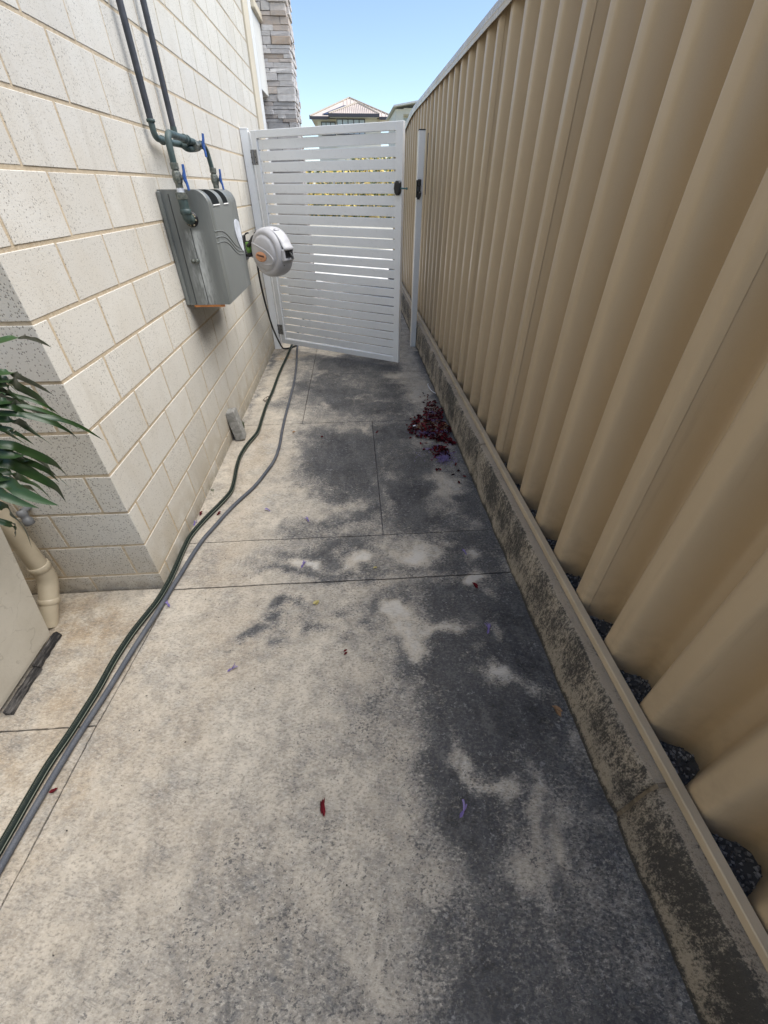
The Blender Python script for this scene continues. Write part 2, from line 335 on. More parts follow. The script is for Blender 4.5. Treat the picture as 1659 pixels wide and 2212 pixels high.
# ------------------------------------------------------------------ ground and street
def sheet(name, x0,x1,y0,y1,z,mat):
    b=MB(); b.add([(x0,y0,z),(x1,y0,z),(x1,y1,z),(x0,y1,z)],[(0,1,2,3)]); return tag(b.build(name,mat),kind='structure')
sheet('ground',-900,900,-900,900,-.060,M['grass'])
sheet('forecourt',-9,9,9.0,14.2,-.012,M['path2'])
sheet('road',-200,200,22,29,-.040,M['asphalt'])
sheet('verge',-200,200,18.2,21.85,-.048,M['grass'])
kb=MB(); kb.bbox(-60,60,21.85,22.0,-.06,.07,.02); tag(kb.build('road_kerb',M['path2']),kind='structure')

# ------------------------------------------------------------------ concrete path and its slabs
DARK=[(.0,2.2,.50,.62,.40),(.08,3.6,.55,.62,.46),(-.30,3.9,.4,.5,.34),(.0,1.45,.62,.14,.42),(.30,1.15,.45,.14,.34), # (x, y, rx, ry, amount) from where the algae grows
(.55,1.02,.26,.30,.85),(.62,.62,.24,.40,.95),(.52,.32,.20,.32,.9),(.64,.10,.20,.4,.95),(.60,-.2,.25,.4,.9),(.36,.62,.17,.28,.5),(.30,.30,.16,.3,.5),(.33,-.05,.16,.3,.4),
(.42,1.16,.12,.08,.5),(.12,1.06,.12,.10,.45),(.22,.88,.13,.12,.55),(.38,.82,.16,.16,.6),(.12,.70,.22,.16,.3),
(-.37,1.12,.05,.03,.55),(-.30,1.10,.06,.035,.4),(-.40,1.06,.04,.03,.45),(-.28,1.03,.05,.03,.55),(-.21,1.02,.06,.025,.5),(-.10,1.11,.10,.04,.45),(-.43,1.005,.035,.02,.45),(.02,1.00,.05,.05,.5),(-.45,.98,.06,.03,.3),(-.12,.90,.10,.04,.25),
(.05,1.44,.55,.10,.62),(-.36,1.36,.18,.035,.55),(.45,1.42,.30,.13,.6),(-.40,1.47,.14,.05,.35),(.02,1.34,.30,.05,.5),
(-.12,1.68,.22,.05,.55),(.02,1.76,.10,.07,.5),(-.30,1.66,.12,.06,.3),(-.38,1.72,.05,.12,.3),(-.12,2.05,.26,.20,.45),(-.25,2.35,.20,.22,.55),(-.05,2.60,.25,.25,.72),(-.30,2.72,.20,.12,.4),(.02,2.25,.12,.22,.5),(-.45,2.15,.12,.1,.3),
(.30,2.45,.20,.35,.68),(.50,2.20,.18,.22,.62),(.26,1.85,.14,.18,.6),(.42,1.68,.26,.09,.55),(.60,1.80,.10,.3,.6),(.30,2.75,.22,.14,.6),(.62,1.45,.10,.25,.7),
(.02,3.15,.40,.20,.62),(.15,3.55,.30,.22,.68),(-.20,3.50,.20,.35,.62),(-.05,3.85,.35,.14,.62),(.35,3.35,.16,.2,.3),(-.02,4.30,.42,.22,.66),(-.32,4.25,.12,.22,.5),(.30,4.10,.2,.1,.4),
(-.58,4.05,.14,.16,.55),(-.50,3.62,.10,.18,.45),(-.62,3.3,.12,.10,.4),(-.55,4.4,.12,.12,.4),(-.88,4.3,.05,.5,.6),(-.90,3.3,.03,.5,.35),
(.50,.36,.20,.50,.55),(.40,.05,.18,.4,.40),(.48,-.25,.3,.4,.7),(-.30,.30,.30,.30,.10),(-.10,-.05,.40,.35,.14),(-.45,-.1,.3,.3,.10),(.05,.42,.2,.25,.10),(-.15,.62,.3,.14,.10)]
LIGHT=[(.50,.78,.075,.05,.85),(.545,.72,.07,.05,.5),(.53,1.21,.06,.045,.9),(.60,1.12,.05,.05,.35),(.32,1.02,.10,.04,.6),(.17,1.05,.08,.05,.7),(.20,.97,.07,.05,.6),(.33,.45,.035,.10,.55),(.44,.36,.04,.16,.45),(.52,.26,.03,.09,.5),(.35,.22,.10,.09,.35),(.62,.50,.03,.05,.4),(.47,.95,.03,.03,.4),(.40,.87,.05,.03,.35),
(-.30,1.415,.115,.042,.95),(-.035,1.40,.085,.035,.95),(.25,1.44,.10,.075,.85),(.31,1.49,.09,.05,.6),(.51,1.41,.05,.06,.7),(.10,1.50,.08,.03,.4),
(.50,1.98,.08,.22,.75),(.42,2.10,.10,.06,.5),(.60,2.05,.05,.10,.4),(.55,1.70,.05,.08,.5),(.40,2.55,.06,.10,.3),(.22,2.18,.06,.08,.4),(.14,1.95,.03,.2,.4),
(-.25,1.78,.12,.10,.45),(-.10,1.88,.14,.06,.35),(-.55,1.9,.18,.5,.6),(-.62,2.6,.18,.4,.6),(-.04,2.42,.06,.06,.4),(.06,2.75,.04,.10,.4),
(.52,3.45,.14,.35,.7),(.45,3.85,.16,.10,.6),(.50,4.30,.12,.25,.5),(-.32,3.25,.05,.12,.4),(.20,3.28,.12,.035,.4),(.05,3.36,.20,.03,.35),(-.75,3.7,.10,.5,.5),(-.10,4.62,.4,.07,.5),(-.36,3.9,.03,.2,.3)]
BROWN=[(-1.15,1.10,.25,.18,.75),(-1.05,.85,.15,.16,.45),(-1.2,.6,.3,.2,.5),(-.95,.45,.12,.3,.35),(-.75,4.55,.14,.16,.95),(-.62,4.45,.10,.10,.7),(-.70,1.4,.14,.2,.3),(-.70,2.1,.16,.5,.3),(-.72,2.7,.12,.3,.35),(-.55,.95,.2,.2,.25),(.38,.93,.10,.06,.5),(-1.3,.2,.3,.3,.4),(-.65,.6,.2,.3,.2)]
def field(X,Y,L):
    o=np.zeros_like(X)
    for (x,y,a,b,k) in L:
        q=((X-x)/a)**2+((Y-y)/b)**2
        o=1-(1-o)*(1-k*np.exp(-q*1.15)*(1.0+.25*np.exp(-q)).clip(0,1.2)*.95)
    return o
def warp(X,Y,s,a,ph):
    return a*(np.sin(X*s+1.7*np.sin(Y*s*.7+ph))+np.sin(Y*s*1.3+ph*2+1.3*np.sin(X*s*.9)))
def stain_at(X,Y):
    Xw=X+warp(X,Y,9,.030,.3)+warp(X,Y,27,.014,1.9)+warp(X,Y,67,.006,.7); Yw=Y+warp(Y,X,10,.030,2.1)+warp(Y,X,25,.014,.6)+warp(Y,X,71,.006,2.7)
    D=field(Xw,Yw,DARK); L=field(Xw,Yw,LIGHT)
    edge=np.clip(1-(.70-X)/.10,0,1)*.55*(Y<4.6)
    far=np.clip((Y-1.25)/.3,0,1); D=np.minimum(D,.72)*(1-.25*far); L=L*(1-.25*far); big=warp(X,Y,4.2,.10,1.1)+warp(Y,X,7.7,.07,2.2); return np.clip(np.maximum(D,edge)-L*1.15+big*np.clip(D*2,0,1),-.15,1)+.01+.20*far*np.clip((X+.85)/.5,0,1), field(Xw,Yw,BROWN), L
path=MB(); path.box(-2.62,.75,-3.0,9.0,-.055,-.016)
path=tag(path.build('concrete_path',M['stone_gap']),kind='structure')
def line_x(y):  # the saw cut along the left edge of the walkway
    return np.interp(y,[-3,.1,.68,1.27],[-1.02,-.965,-.93,-.872])
G=.0025
def slab(x0f,x1f,y0,y1,res=.013,mat='concrete'):
    ny=max(2,int((y1-y0)/res)); ys=np.linspace(y0+G,y1-G,ny)
    wmax=max(float(x1f(y))-float(x0f(y)) for y in ys); nx=max(2,int(wmax/res))
    X=np.zeros((ny,nx)); Y=np.zeros((ny,nx))
    for i,y in enumerate(ys):
        a=float(x0f(y))+G; b=float(x1f(y))-G; X[i]=np.linspace(a,b,nx); Y[i]=y
    j=.0012
    for k in range(nx): Y[0,k]+=random.uniform(-j,j); Y[-1,k]+=random.uniform(-j,j)
    for k in range(ny): X[k,0]+=random.uniform(-j,j); X[k,-1]+=random.uniform(-j,j)
    Z=.0015*np.sin(X*5+Y*3)+.001*np.sin(X*17-Y*13); Z-=Z.max()
    S,B,C_=stain_at(X,Y)
    if mat=='path2': S=S*0
    v=np.stack([X,Y,Z],-1).reshape(-1,3); I=np.arange(ny*nx).reshape(ny,nx)
    f=np.stack([I[:-1,:-1],I[:-1,1:],I[1:,1:],I[1:,:-1]],-1).reshape(-1,4).tolist()
    ring=list(I[0,:])+list(I[1:,-1])+list(I[-1,-2::-1])+list(I[-2:0:-1,0]); n=len(v); m=len(ring)
    sk=v[ring].copy(); sk[:,2]=-.03; v=np.concatenate([v,sk])
    f+=[(int(ring[(k+1)%m]),int(ring[k]),n+k,n+(k+1)%m) for k in range(m)]
    me=bpy.data.meshes.new('slab'); me.from_pydata(v.tolist(),[],f); me.materials.append(M[mat])
    S=np.concatenate([S.reshape(-1),S.reshape(-1)[ring]*0+.9]); B=np.concatenate([B.reshape(-1),np.zeros(m)])
    C_=np.concatenate([C_.reshape(-1),np.zeros(m)])
    for nm,arr in (('stain',S),('brown',B),('chalk',C_)):
        at=me.attributes.new(nm,'FLOAT','POINT'); at.data.foreach_set('value',arr.astype(np.float32))
    return link(bpy.data.objects.new('slab',me),path)
K=lambda c:(lambda y:c)
XR=.73; XL=-.93
slab(line_x,K(XR),-.9,1.27)
slab(K(-2.6),line_x,.68,1.285); slab(K(-2.6),line_x,-.9,.68,.02)
slab(K(XL),K(XR),1.272,1.578)
slab(K(XL),K(.103),1.578,2.90); slab(K(.103),K(XR),1.578,2.90)
slab(K(XL),K(-.435),2.90,4.76,.018); slab(K(-.435),K(XR),2.90,3.955,.016); slab(K(-.435),K(XR),3.955,4.76,.018)
slab(K(-1.4),K(XR),4.76,7.1,.06,'concrete'); slab(K(-.58),K(XR),7.1,8.99,.08,'concrete')

# ------------------------------------------------------------------ house: block wall, trim, panel, stone column
WX=-.912; YC=1.293; YE=5.86
house=tag(empty('house',(-.912,1.293,0)),'cream house with speckled block wall, white panel and stone column left of the path','house')
IH=Matrix.Translation((.912,-1.293,0))
def hp(b,name,mat,parent=house):
    o=b.build(name,mat,parent); return o
def off(o):  # children keep world coordinates
    o.matrix_parent_inverse=IH; return o
core=MB(); core.box(-4.2,WX-.0022,YC+.0022,YE-.004,-.05,3.02); core.box(-4.3,-2.72,-4.5,YC+.0055,-.05,3.02)
wall=off(core.build('block_wall',M['mortar'],house))
variants={}
def block_mesh(key,L,h,dep,along):
    k=(key,round(L,3),round(h,3),dep)
    if k not in variants:
        b=MB()
        if along=='y': b.bbox(-dep,0,0,L,0,h,.0016,.0007)
        else: b.bbox(-L,0,0,dep,0,h,.0016,.0007)
        variants[k]=b.mesh('block',M['block'])
    return variants[k]
upper=MB(); nblk=0
def place(along,pos,L,h,tall,depth=.08):
    global nblk
    if tall:
        if along=='y': upper.bbox(pos[0]-depth,pos[0],pos[1],pos[1]+L,pos[2],pos[2]+h,.0035)
        else: upper.bbox(pos[0]-L,pos[0],pos[1],pos[1]+depth,pos[2],pos[2]+h,.0035)
        return
    me=block_mesh((along,random.randint(0,5)),L,h,depth,along)
    o=bpy.data.objects.new('block',me); o.location=(pos[0]+random.uniform(-.0006,.0006),pos[1]+(random.uniform(-.001,.001)),pos[2])
    link(o,wall); nblk+=1
kids=[]
for k in range(-1,36):
    z0=.0925+.172*k if k>=0 else -.03; z1=.0815+.172*(k+1); h=z1-z0
    if z1>3.03: break
    tall=k>15
    long_=(k%2==0)
    y=YC
    if long_: L=.262; place('y',(WX,y,z0),L,h,tall,.088); y+=L+.012
    else: y+=.070+.012
    while y<YE-.02:
        L=min(.2875,YE-y-.004); place('y',(WX,y,z0),L,h,tall,.05); y+=L+.0125
    # end face towards the camera
    x=WX
    if long_: x-=.088+.010
    else: L=.295; place('x',(x,YC,z0),L,h,tall,.070); x-=L+.010
    while x>-2.70:
        L=min(.292,x+2.715); place('x',(x,YC,z0),L,h,tall or x<-1.9 or k>10,.05); x-=L+.010
o=upper.build('upper_blockwork',M['block'],wall); o['kind']='stuff'
# trim at the far end of the wall, white panel above the opening, stone column
b=MB(); b.bbox(-1.06,-.893,5.863,6.13,-.02,3.02,.004); off(b.build('corner_trim',M['trim'],house))
b=MB(); b.bbox(-1.05,-.886,6.133,6.29,-.02,3.02,.006); off(b.build('door_frame',M['gate_white'],house))
b=MB(); b.bbox(-1.6,-.882,6.293,6.772,2.235,2.80,.006); off(b.build('render_panel',M['panel'],house))
b=MB(); b.bbox(-1.6,-.850,6.293,6.775,2.803,2.870,.006); off(b.build('panel_ledge',M['trim'],house))
b=MB(); b.box(-1.75,-1.62,5.2,6.78,-.02,3.02); b.box(-1.6,-.95,6.30,6.77,2.872,5.6); off(b.build('alcove_wall',M['panel'],house))
b=MB(); b.box(-1.7,-.605,6.80,7.32,-.02,5.6); sc_=off(b.build('stone_column',M['stone_gap'],house))
stn=[]; low=MB()
for i in range(6):
    q=MB(); q.bbox(-.5,.5,-.5,.5,-.5,.5,.04,.03); stn.append(q.mesh('stone',M['stone']))
def stone(x0,x1,y0,y1,z0,z1):
    if z0<1.65 or z0>3.4: low.bbox(x0,x1,y0,y1,z0,z1,.005,.002); return
    o=bpy.data.objects.new('stone',random.choice(stn)); o.scale=(x1-x0,y1-y0,z1-z0); o.location=((x0+x1)/2,(y0+y1)/2,(z0+z1)/2); link(o,sc_)
z=0.0
while z<5.55:
    h=random.choice([.030,.034,.038,.045,.062]); x=-.585+random.uniform(-.008,.012); first=True
    while x>-1.6:
        L=random.choice([.09,.13,.17,.21,.26]); pr=random.uniform(0,.020)
        stone(x-L,x-.002,6.80-.012-pr,6.84 if not first else 6.90,z+.0015,z+h-.0015); 
        first=False; x-=L
    y=6.90
    while y<7.33:
        L=random.choice([.12,.17,.22]); pr=random.uniform(-.004,.022); y2=min(y+L,7.34); stone(-.63,-.590+pr,y+.001,y2-.001,z+.0015,z+h-.0015); y=y2
    z+=h
o=low.build('stone_courses',M['stone'],sc_); o['kind']='stuff'
b=MB(); b.bbox(-4.6,-.93,1.26,6.28,3.03,3.16,.02); b.bbox(-4.6,-2.66,-4.8,1.255,3.03,3.16,.02); off(b.build('gutter_line',M['trim'],house))
b=MB(); b.box(-9.5,-3.45,-5.5,7.2,3.165,6.5); off(b.build('sky_blocker',M['panel'],house))  # unseen storey added to block light from the left, keeps the fence darker
b=MB(); b.bbox(-9.9,-3.1,-5.9,7.6,6.503,6.66,.02); off(b.build('sky_blocker_edge',M['fasciawhite'],house))  # edge slab on top of the added, unseen storey

# ------------------------------------------------------------------ kerb
kerb=tag(empty('kerb',(.69,1,0)),'mildewed cream limestone kerb running along the foot of the tan fence','kerb')
kcore=MB(); 
def kerbblock(y0,y1,seed):
    r=random.Random(seed); ny=int((y1-y0)/.02)+2; prof=[(.690,-.03),(.689,.02),(.694,.08),(.697,.15),(.701,.205),(.7055,.228),(.714,.2365),(.742,.2365),(.7695,.2365),(.7695,.196),(.95,.196),(.95,-.03)]
    V=[];F=[]; m=len(prof)
    for i in range(ny):
        y=y0+(y1-y0)*i/(ny-1); e=.006*(1 if i in (0,ny-1) else 0)
        for j,(x,zv) in enumerate(prof):
            q=(.0028*math.sin(y*23+j*1.7+seed)+r.uniform(-.0022,.0022)) if 0<j<7 else 0
            V.append((x+q+(e if j<7 else 0), y, zv+(r.uniform(-.0025,.001) if 4<j<7 else 0)))
    for i in range(ny-1):
        for j in range(m-1): a=i*m+j; F.append((a,a+m,a+m+1,a+1))
    F.append(tuple(range(m))); F.append(tuple((ny-1)*m+j for j in range(m))[::-1])
    b=MB(); b.add(V,F,True); o=b.build('kerb_block',M['kerb'],kerb); o.matrix_parent_inverse=Matrix.Translation((-.69,-1,0)); return o
ks=[-2.9,-1.18,.318,2.075,3.79,5.50,7.2,9.0]
for i in range(len(ks)-1): kerbblock(ks[i]+.006,ks[i+1]-.006,i+3)
b=MB()
for y in ks[1:-1]: b.prism([(.701,-.03),(.701,.03),(.708,.15),(.713,.205),(.72,.2325),(.768,.2325),(.768,-.03)],-y-.012,-y+.012,Matrix(((1,0,0,0),(0,0,-1,0),(0,1,0,0),(0,0,0,1))))
o=b.build('mortar_joint',plain('joint_mortar',(.17,.145,.11),.95,0,.4,40,.6,120),kerb,fix=True); o.matrix_parent_inverse=Matrix.Translation((-.69,-1,0))

# ------------------------------------------------------------------ fence
fence=tag(empty('fence',(.80,0,.24)),'tall tan corrugated steel fence standing on the kerb along the right side','fence')
FI=Matrix.Translation((-.80,0,-.24))
def ztop(y): return float(np.interp(y,[-5,6.2,6.6,7.0,7.5,8.3,9.2],[2.095,2.105,2.085,2.045,1.985,1.90,1.80]))
LAM=.2115; LAP=2.978
def px(y):
    d_=abs((y-(LAP-.168)+LAM/2)%LAM-LAM/2)      # distance from the crest line
    q=min(1,max(0,(d_-.022)/.072)); q=q*q*(3-2*q)
    return .7722+.1050*q+.005*min(1,d_/.05)**2*(1-q)
def sheetpart(y0,y1,lead):
    n=int((y1-y0)/LAM*34)+2; V=[];F=[]; rows=[.155,.22,.7,1.3,1.8,None]; ext=.0
    for i in range(n):
        y=y0+(y1-y0)*i/(n-1); dx=0
        e=(y-y0)
        if e<.05: dx=-.0055*(1-e/.05)     # lapped free edge stands off the next sheet
        for r_ in rows:
            zz=ztop(y)+.008 if r_ is None else r_
            V.append((px(y)+dx+.0006*math.sin(zz*9+y*4),y,zz))
    k=len(rows)
    for i in range(n-1):
        for j in range(k-1): a=i*k+j; F.append((a,a+1,a+k+1,a+k))
    nv=len(V); V+= [(x+.0016,y,z_) for x,y,z_ in V]; F2=[tuple(q+nv for q in f[::-1]) for f in F]
    edge=[]
    for j in range(k-1): edge.append((j,j+nv,j+1+nv,j+1))
    b=MB(); b.add(V,F+F2,True); b.add([V[j] for j in range(k)]+[V[j+nv] for j in range(k)],[(j,j+k,j+1+k,j+1) for j in range(k-1)])
    o=b.build('sheet',M['fence'],fence); o.matrix_parent_inverse=FI; return o
lap=LAP-1.0575*5
while lap<8.9:
    sheetpart(lap,min(lap+1.0575+.028,9.05),0); lap+=1.0575
# a shade line sits behind each lap
def sweep(prof, ys, zf, name, mat, parent, inv, closed=True):
    V=[];F=[]; m=len(prof)
    for y in ys:
        z0=zf(y)
        for x,zv in prof: V.append((x,y,z0+zv))
    for i in range(len(ys)-1):
        for j in range(m if closed else m-1):
            a=i*m+j; b_=i*m+(j+1)%m; F.append((a,b_,b_+m,a+m))
    F.append(tuple(range(m))[::-1]); F.append(tuple((len(ys)-1)*m+j for j in range(m)))
    b=MB(); b.add(V,F); o=b.build(name,mat,parent,fix=True); o.matrix_parent_inverse=inv; return o
cap=[(.754,-.036),(.754,-.014),(.7515,-.012),(.756,.020),(.762,.026),(.886,.026),(.892,.018),(.892,-.036),(.889,-.036),(.889,.0),(.757,.0),(.757,-.036)]
cs=[-2.9,-1.2,.95,3.06,5.12,7.20,9.05]
for i in range(len(cs)-1):
    ys=list(np.linspace(cs[i]+.001,cs[i+1]-.001,12)); bump_=.0015*(i%2)
    sweep([(x,zv+bump_) for x,zv in cap],ys,ztop,'capping',M['cap'],fence,FI)
railp=[(.742,.2385),(.742,.262),(.7445,.2645),(.766,.2645),(.7675,.262),(.7675,.2385)]
rs=[-2.9,-.1,2.09,4.30,6.5,9.0]
for i in range(len(rs)-1):
    dz=.0012*(i%2); sweep([(x-.0012*(i%2),zv+dz) for x,zv in railp],[rs[i],(rs[i]+rs[i+1])/2,rs[i+1]-.002],lambda y:0,'bottom_rail',M['rail'],fence,FI)
b=MB(); b.bbox(.7665,.7705,5.155,5.178,1.36,1.82,.001); o=b.build('shadow_gap_strip',M['darkmatt'],fence); o.matrix_parent_inverse=FI  # solid strip stands in for a dark, shadowed gap beside the post
# gravel strip behind the rail
V=[];F=[];S=[]
oct_=np.array([(1,0,0),(-1,0,0),(0,1,0),(0,-1,0),(0,0,1),(0,0,-1)],float); of=[(0,2,4),(2,1,4),(1,3,4),(3,0,4),(2,0,5),(1,2,5),(3,1,5),(0,3,5)]
bed=MB(); bed.box(.7700,.91,-.6,6.4,.1965,.2005)
for k in range(7000):
    y=-.5+5.6*random.random()**1.35; x=random.uniform(.772,.880)
    if x>px(y)-.001: continue
    s=random.uniform(.0035,.0068); A=Matrix.Rotation(random.uniform(0,6.3),3,(random.gauss(0,1),random.gauss(0,1),random.gauss(0,1)+.01)); n=len(V)
    for p in oct_: 
        q=A@Vector((p[0]*s*random.uniform(.7,1.2),p[1]*s*random.uniform(.7,1.1),p[2]*s*random.uniform(.5,.9))); V.append((q.x+x,q.y+y,q.z+.2030+random.uniform(0,.004)))
    F+=[tuple(i+n for i in f) for f in of]; sh=random.random()**1.6; S+=[sh]*6
n0=len(V); V+=[p for p in bed.v]; F+=[tuple(i+n0 for i in f) for f in bed.f]; S+=[.05]*len(bed.v)
me=bpy.data.meshes.new('gravel'); me.from_pydata(V,[],F); me.materials.append(M['gravel']); at=me.attributes.new('shade','FLOAT','POINT'); at.data.foreach_set('value',np.array(S,np.float32))
tag(link(bpy.data.objects.new('gravel',me)),'loose blue grey gravel between the fence and its bottom rail','gravel',kind='stuff')

# ------------------------------------------------------------------ gate and posts
def post(x0,x1,y0,y1,label,dark):
    o=empty('gate_post',((x0+x1)/2,(y0+y1)/2,0)); tag(o,label,'post')
    inv=Matrix.Translation((-(x0+x1)/2,-(y0+y1)/2,0))
    b=MB(); b.bbox(x0,x1,y0,y1,-.02,1.806,.003); b.build('upright',M['gate'],o).matrix_parent_inverse=inv
    b=MB(); b.bbox(x0-.001,x1+.001,y0-.001,y1+.001,1.8065,1.815,.002); b.build('post_cap',M['black'] if dark else M['gate'],o).matrix_parent_inverse=inv
    return o,inv
pl,pli=post(-.909,-.843,4.792,4.857,'pale grey square gate post fixed against the cream block wall',False)
pr,pri=post(.630,.6865,4.772,4.832,'pale grey square gate post with black latch striker beside the kerb',True)
b=MB(); b.bbox(-.842,-.830,4.795,4.845,.03,1.79,.001); b.build('stop_strip',M['gate_white'],pl).matrix_parent_inverse=pli
b=MB(); b.bbox(.6285,.6297,4.776,4.828,.02,1.80,.0003); b.build('edge_strip',M['gate_white'],pr).matrix_parent_inverse=pri
# striker on the right post
b=MB()
b.bbox(.622,.634,4.752,4.790,1.345,1.472,.003); b.bbox(.634,.664,4.748,4.7715,1.425,1.479,.006); b.bbox(.640,.662,4.745,4.7715,1.385,1.425,.006)
b.prism([(.633,1.332),(.654,1.330),(.667,1.360),(.670,1.378),(.664,1.392),(.638,1.392),(.630,1.372)],-4.7715,-4.742,Matrix(((1,0,0,0),(0,0,-1,0),(0,1,0,0),(0,0,0,1))))
b.build('latch_striker',M['black'],pr,fix=True).matrix_parent_inverse=pri
b=MB(); b.lathe([(.0001,.0),(.006,.0),(.006,.003),(.0045,.004),(.0001,.004)],(.655,4.742,1.383),(0,-1,0),14); b.build('lock_barrel',M['steel'],pr).matrix_parent_inverse=pri

ga=math.atan2(4.04-4.785,.415+.822); GL=math.hypot(.415+.822,4.04-4.785)
gate=tag(empty('gate',(-.822,4.785,0),ga),'pale grey slatted metal gate standing ajar across the path','gate')
T=.038
zb,zt=.062,1.798
for (nm,a) in (('top_rail',(0.058,GL-.058,0,T,zt-.05,zt)),('bottom_rail',(.058,GL-.058,0,T,zb,zb+.05)),('stile',(0,.058,0,T,zb,zt)),('stile',(GL-.058,GL,0,T,zb,zt))):
    b=MB(); b.bbox(*a,.0025); b.build(nm,M['gate'],gate)
NS=22; p0=zb+.05; p1=zt-.05; pit=(p1-p0-.010)/NS
sb=MB(); sb.bbox(.050,GL-.050,0,.016,0,pit-.0105,.0025); sm=sb.mesh('slat',M['gate'])
for i in range(NS):
    o=bpy.data.objects.new('slat',sm); o.location=(0,.012+random.uniform(-.0008,.0008),p0+.010+i*pit); o.rotation_euler=(0,random.uniform(-.0012,.0012),0); link(o,gate)
b=MB(); b.bbox(.052,.066,.0285,.037,p0+.012,p1-.004,.001); b.bbox(GL-.066,GL-.052,.0285,.037,p0+.012,p1-.004,.001); b.build('slat_channel',M['gate_white'],gate)
for zc in (1.625,.205):
    h=MB(); h.bbox(-.036,-.004,-.003,-.0005,zc-.050,zc+.050,.001); h.bbox(.006,.044,-.0035,-.0005,zc-.050,zc+.050,.001)
    h.tube([(.001,-.006,zc-.050),(.001,-.006,zc+.050)],.0065,10)
    ho=h.build('hinge',M['steel'],gate)
    s=MB()
    for dx in (-.022,.026):
        for dz in (-.034,0,.034): s.lathe([(.0001,0),(.0052,0),(.004,.002),(.0001,.002)],(dx,-.0035,zc+dz),(0,-1,0),8)
    s.build('screw',M['darkmatt'],ho)
# latch body with its teal pin
lb=MB(); xl=GL-.030
out=[(-.018,.045),(.012,.045),(.025,.036),(.026,.004),(.020,.000),(.026,-.006),(.025,-.030),(.010,-.045),(-.012,-.046),(-.028,-.030),(-.034,0),(-.030,.026)]
n=len(out); V=[]
for (yy,sc2) in ((-.001,1.0),(-.016,1.0),(-.024,.86),(-.027,.6)):
    V+=[(xl+x*sc2,yy,1.415+z_*sc2) for x,z_ in out]
F=[]
for i in range(3):
    for k in range(n): a=i*n+k; b_=i*n+(k+1)%n; F.append((a,b_,b_+n,a+n))
F.append(tuple(3*n+k for k in range(n))); F.append(tuple(range(n))[::-1]); lb.add(V,F); la=lb.build('latch',M['black'],gate,fix=True)
b=MB(); b.tube([(xl+.010,-.012,1.415),(xl+.030,-.010,1.414),(xl+.074,-.008,1.412)],[.0055,.0048,.004],8); b.tube([(xl+.071,-.008,1.412),(xl+.080,-.008,1.412)],.0075,8)
b.build('latch_pin',plain('teal_pin',(.03,.12,.13),.5),la)

# ------------------------------------------------------------------ meter style box cover on the wall
bx0,bx1,by0,by1,bz0,bz1=WX+.003,-.684,2.518,3.13,.914,1.412
box=tag(empty('meter_box',(bx0,(by0+by1)/2,bz0)),'grey green moulded utility box hung on the block wall, with curved top slots','utility box')
BI=Matrix.Translation((-bx0,-(by0+by1)/2,-bz0))
def bp(b,name,mat,parent=box,fix=False):
    o=b.build(name,mat,parent,fix)
    if parent is box: o.matrix_parent_inverse=BI
    return o
def toparc(n=10,r=.062,dx=0,dz=0):
    return [(bx1-r+(r+dx)*math.sin(a),bz1-r+(r+dz)*math.cos(a)) for a in [math.pi/2*i/n for i in range(n+1)]]
arc=toparc()
outline=[(bx0,bz0)]+[(bx0,bz1)]+arc+[(bx1+.001,bz0)]
# shell (hollow below): near side, far side, skin
b=MB(); n=len(outline)
flange=.040
V=[(x,by0,z_) for x,z_ in outline]+[(x,by1,z_) for x,z_ in outline]
b.add(V,[tuple(range(n))]); b.add(V,[tuple(range(n,2*n))[::-1]])
# skin with two slots: strips along y
ysl=[by0,by0+.075,by0+.215,by0+.295,by0+.405,by0+.47,by1]
slots={1,3}
prof=outline[1:]
for i in range(len(ysl)-1):
    ya,yb_=ysl[i],ysl[i+1]
    for j in range(len(prof)-1):
        (xa,za),(xb,zb2)=prof[j],prof[j+1]
        if i in slots and 1<=j<11: continue
        b.add([(xa,ya,za),(xa,yb_,za),(xb,yb_,zb2),(xb,ya,zb2)],[(0,3,2,1)],True)
bo=bp(b,'cover',M['box'],fix=True)
for i in slots:
    s=MB(); ya,yb_=ysl[i],ysl[i+1]
    inner=[(bx1-.062-.0,bz1-.0005)]+[( bx1-.062+(.062)*math.sin(a)*1.0-.045*math.sin(2*a)*.75-.002, bz1-.062+(.062)*math.cos(a)-.045*math.sin(2*a)*.75) for a in [math.pi/2*k/8 for k in range(9)]]+[(bx1-.0,bz1-.064)]
    for k in range(len(inner)-1): s.add([(inner[k][0],ya,inner[k][1]),(inner[k][0],yb_,inner[k][1]),(inner[k+1][0],yb_,inner[k+1][1]),(inner[k+1][0],ya,inner[k+1][1])],[(0,3,2,1)],True)
    outer=arc
    for yy,fl in ((ya,1),(yb_,-1)):
        poly=[(x,yy,z_) for x,z_ in outer]+[(x,yy,z_) for x,z_ in inner[::-1]]
        s.add(poly,[tuple(range(len(poly)))])
    bp(s,'slot',M['box_dark'],bo)
    s=MB(); s.tube([(bx1+.001,ya+.004,bz1-.063),(bx1+.001,yb_-.004,bz1-.063)],.0035,8); bp(s,'slot_lip',M['panel'],bo)
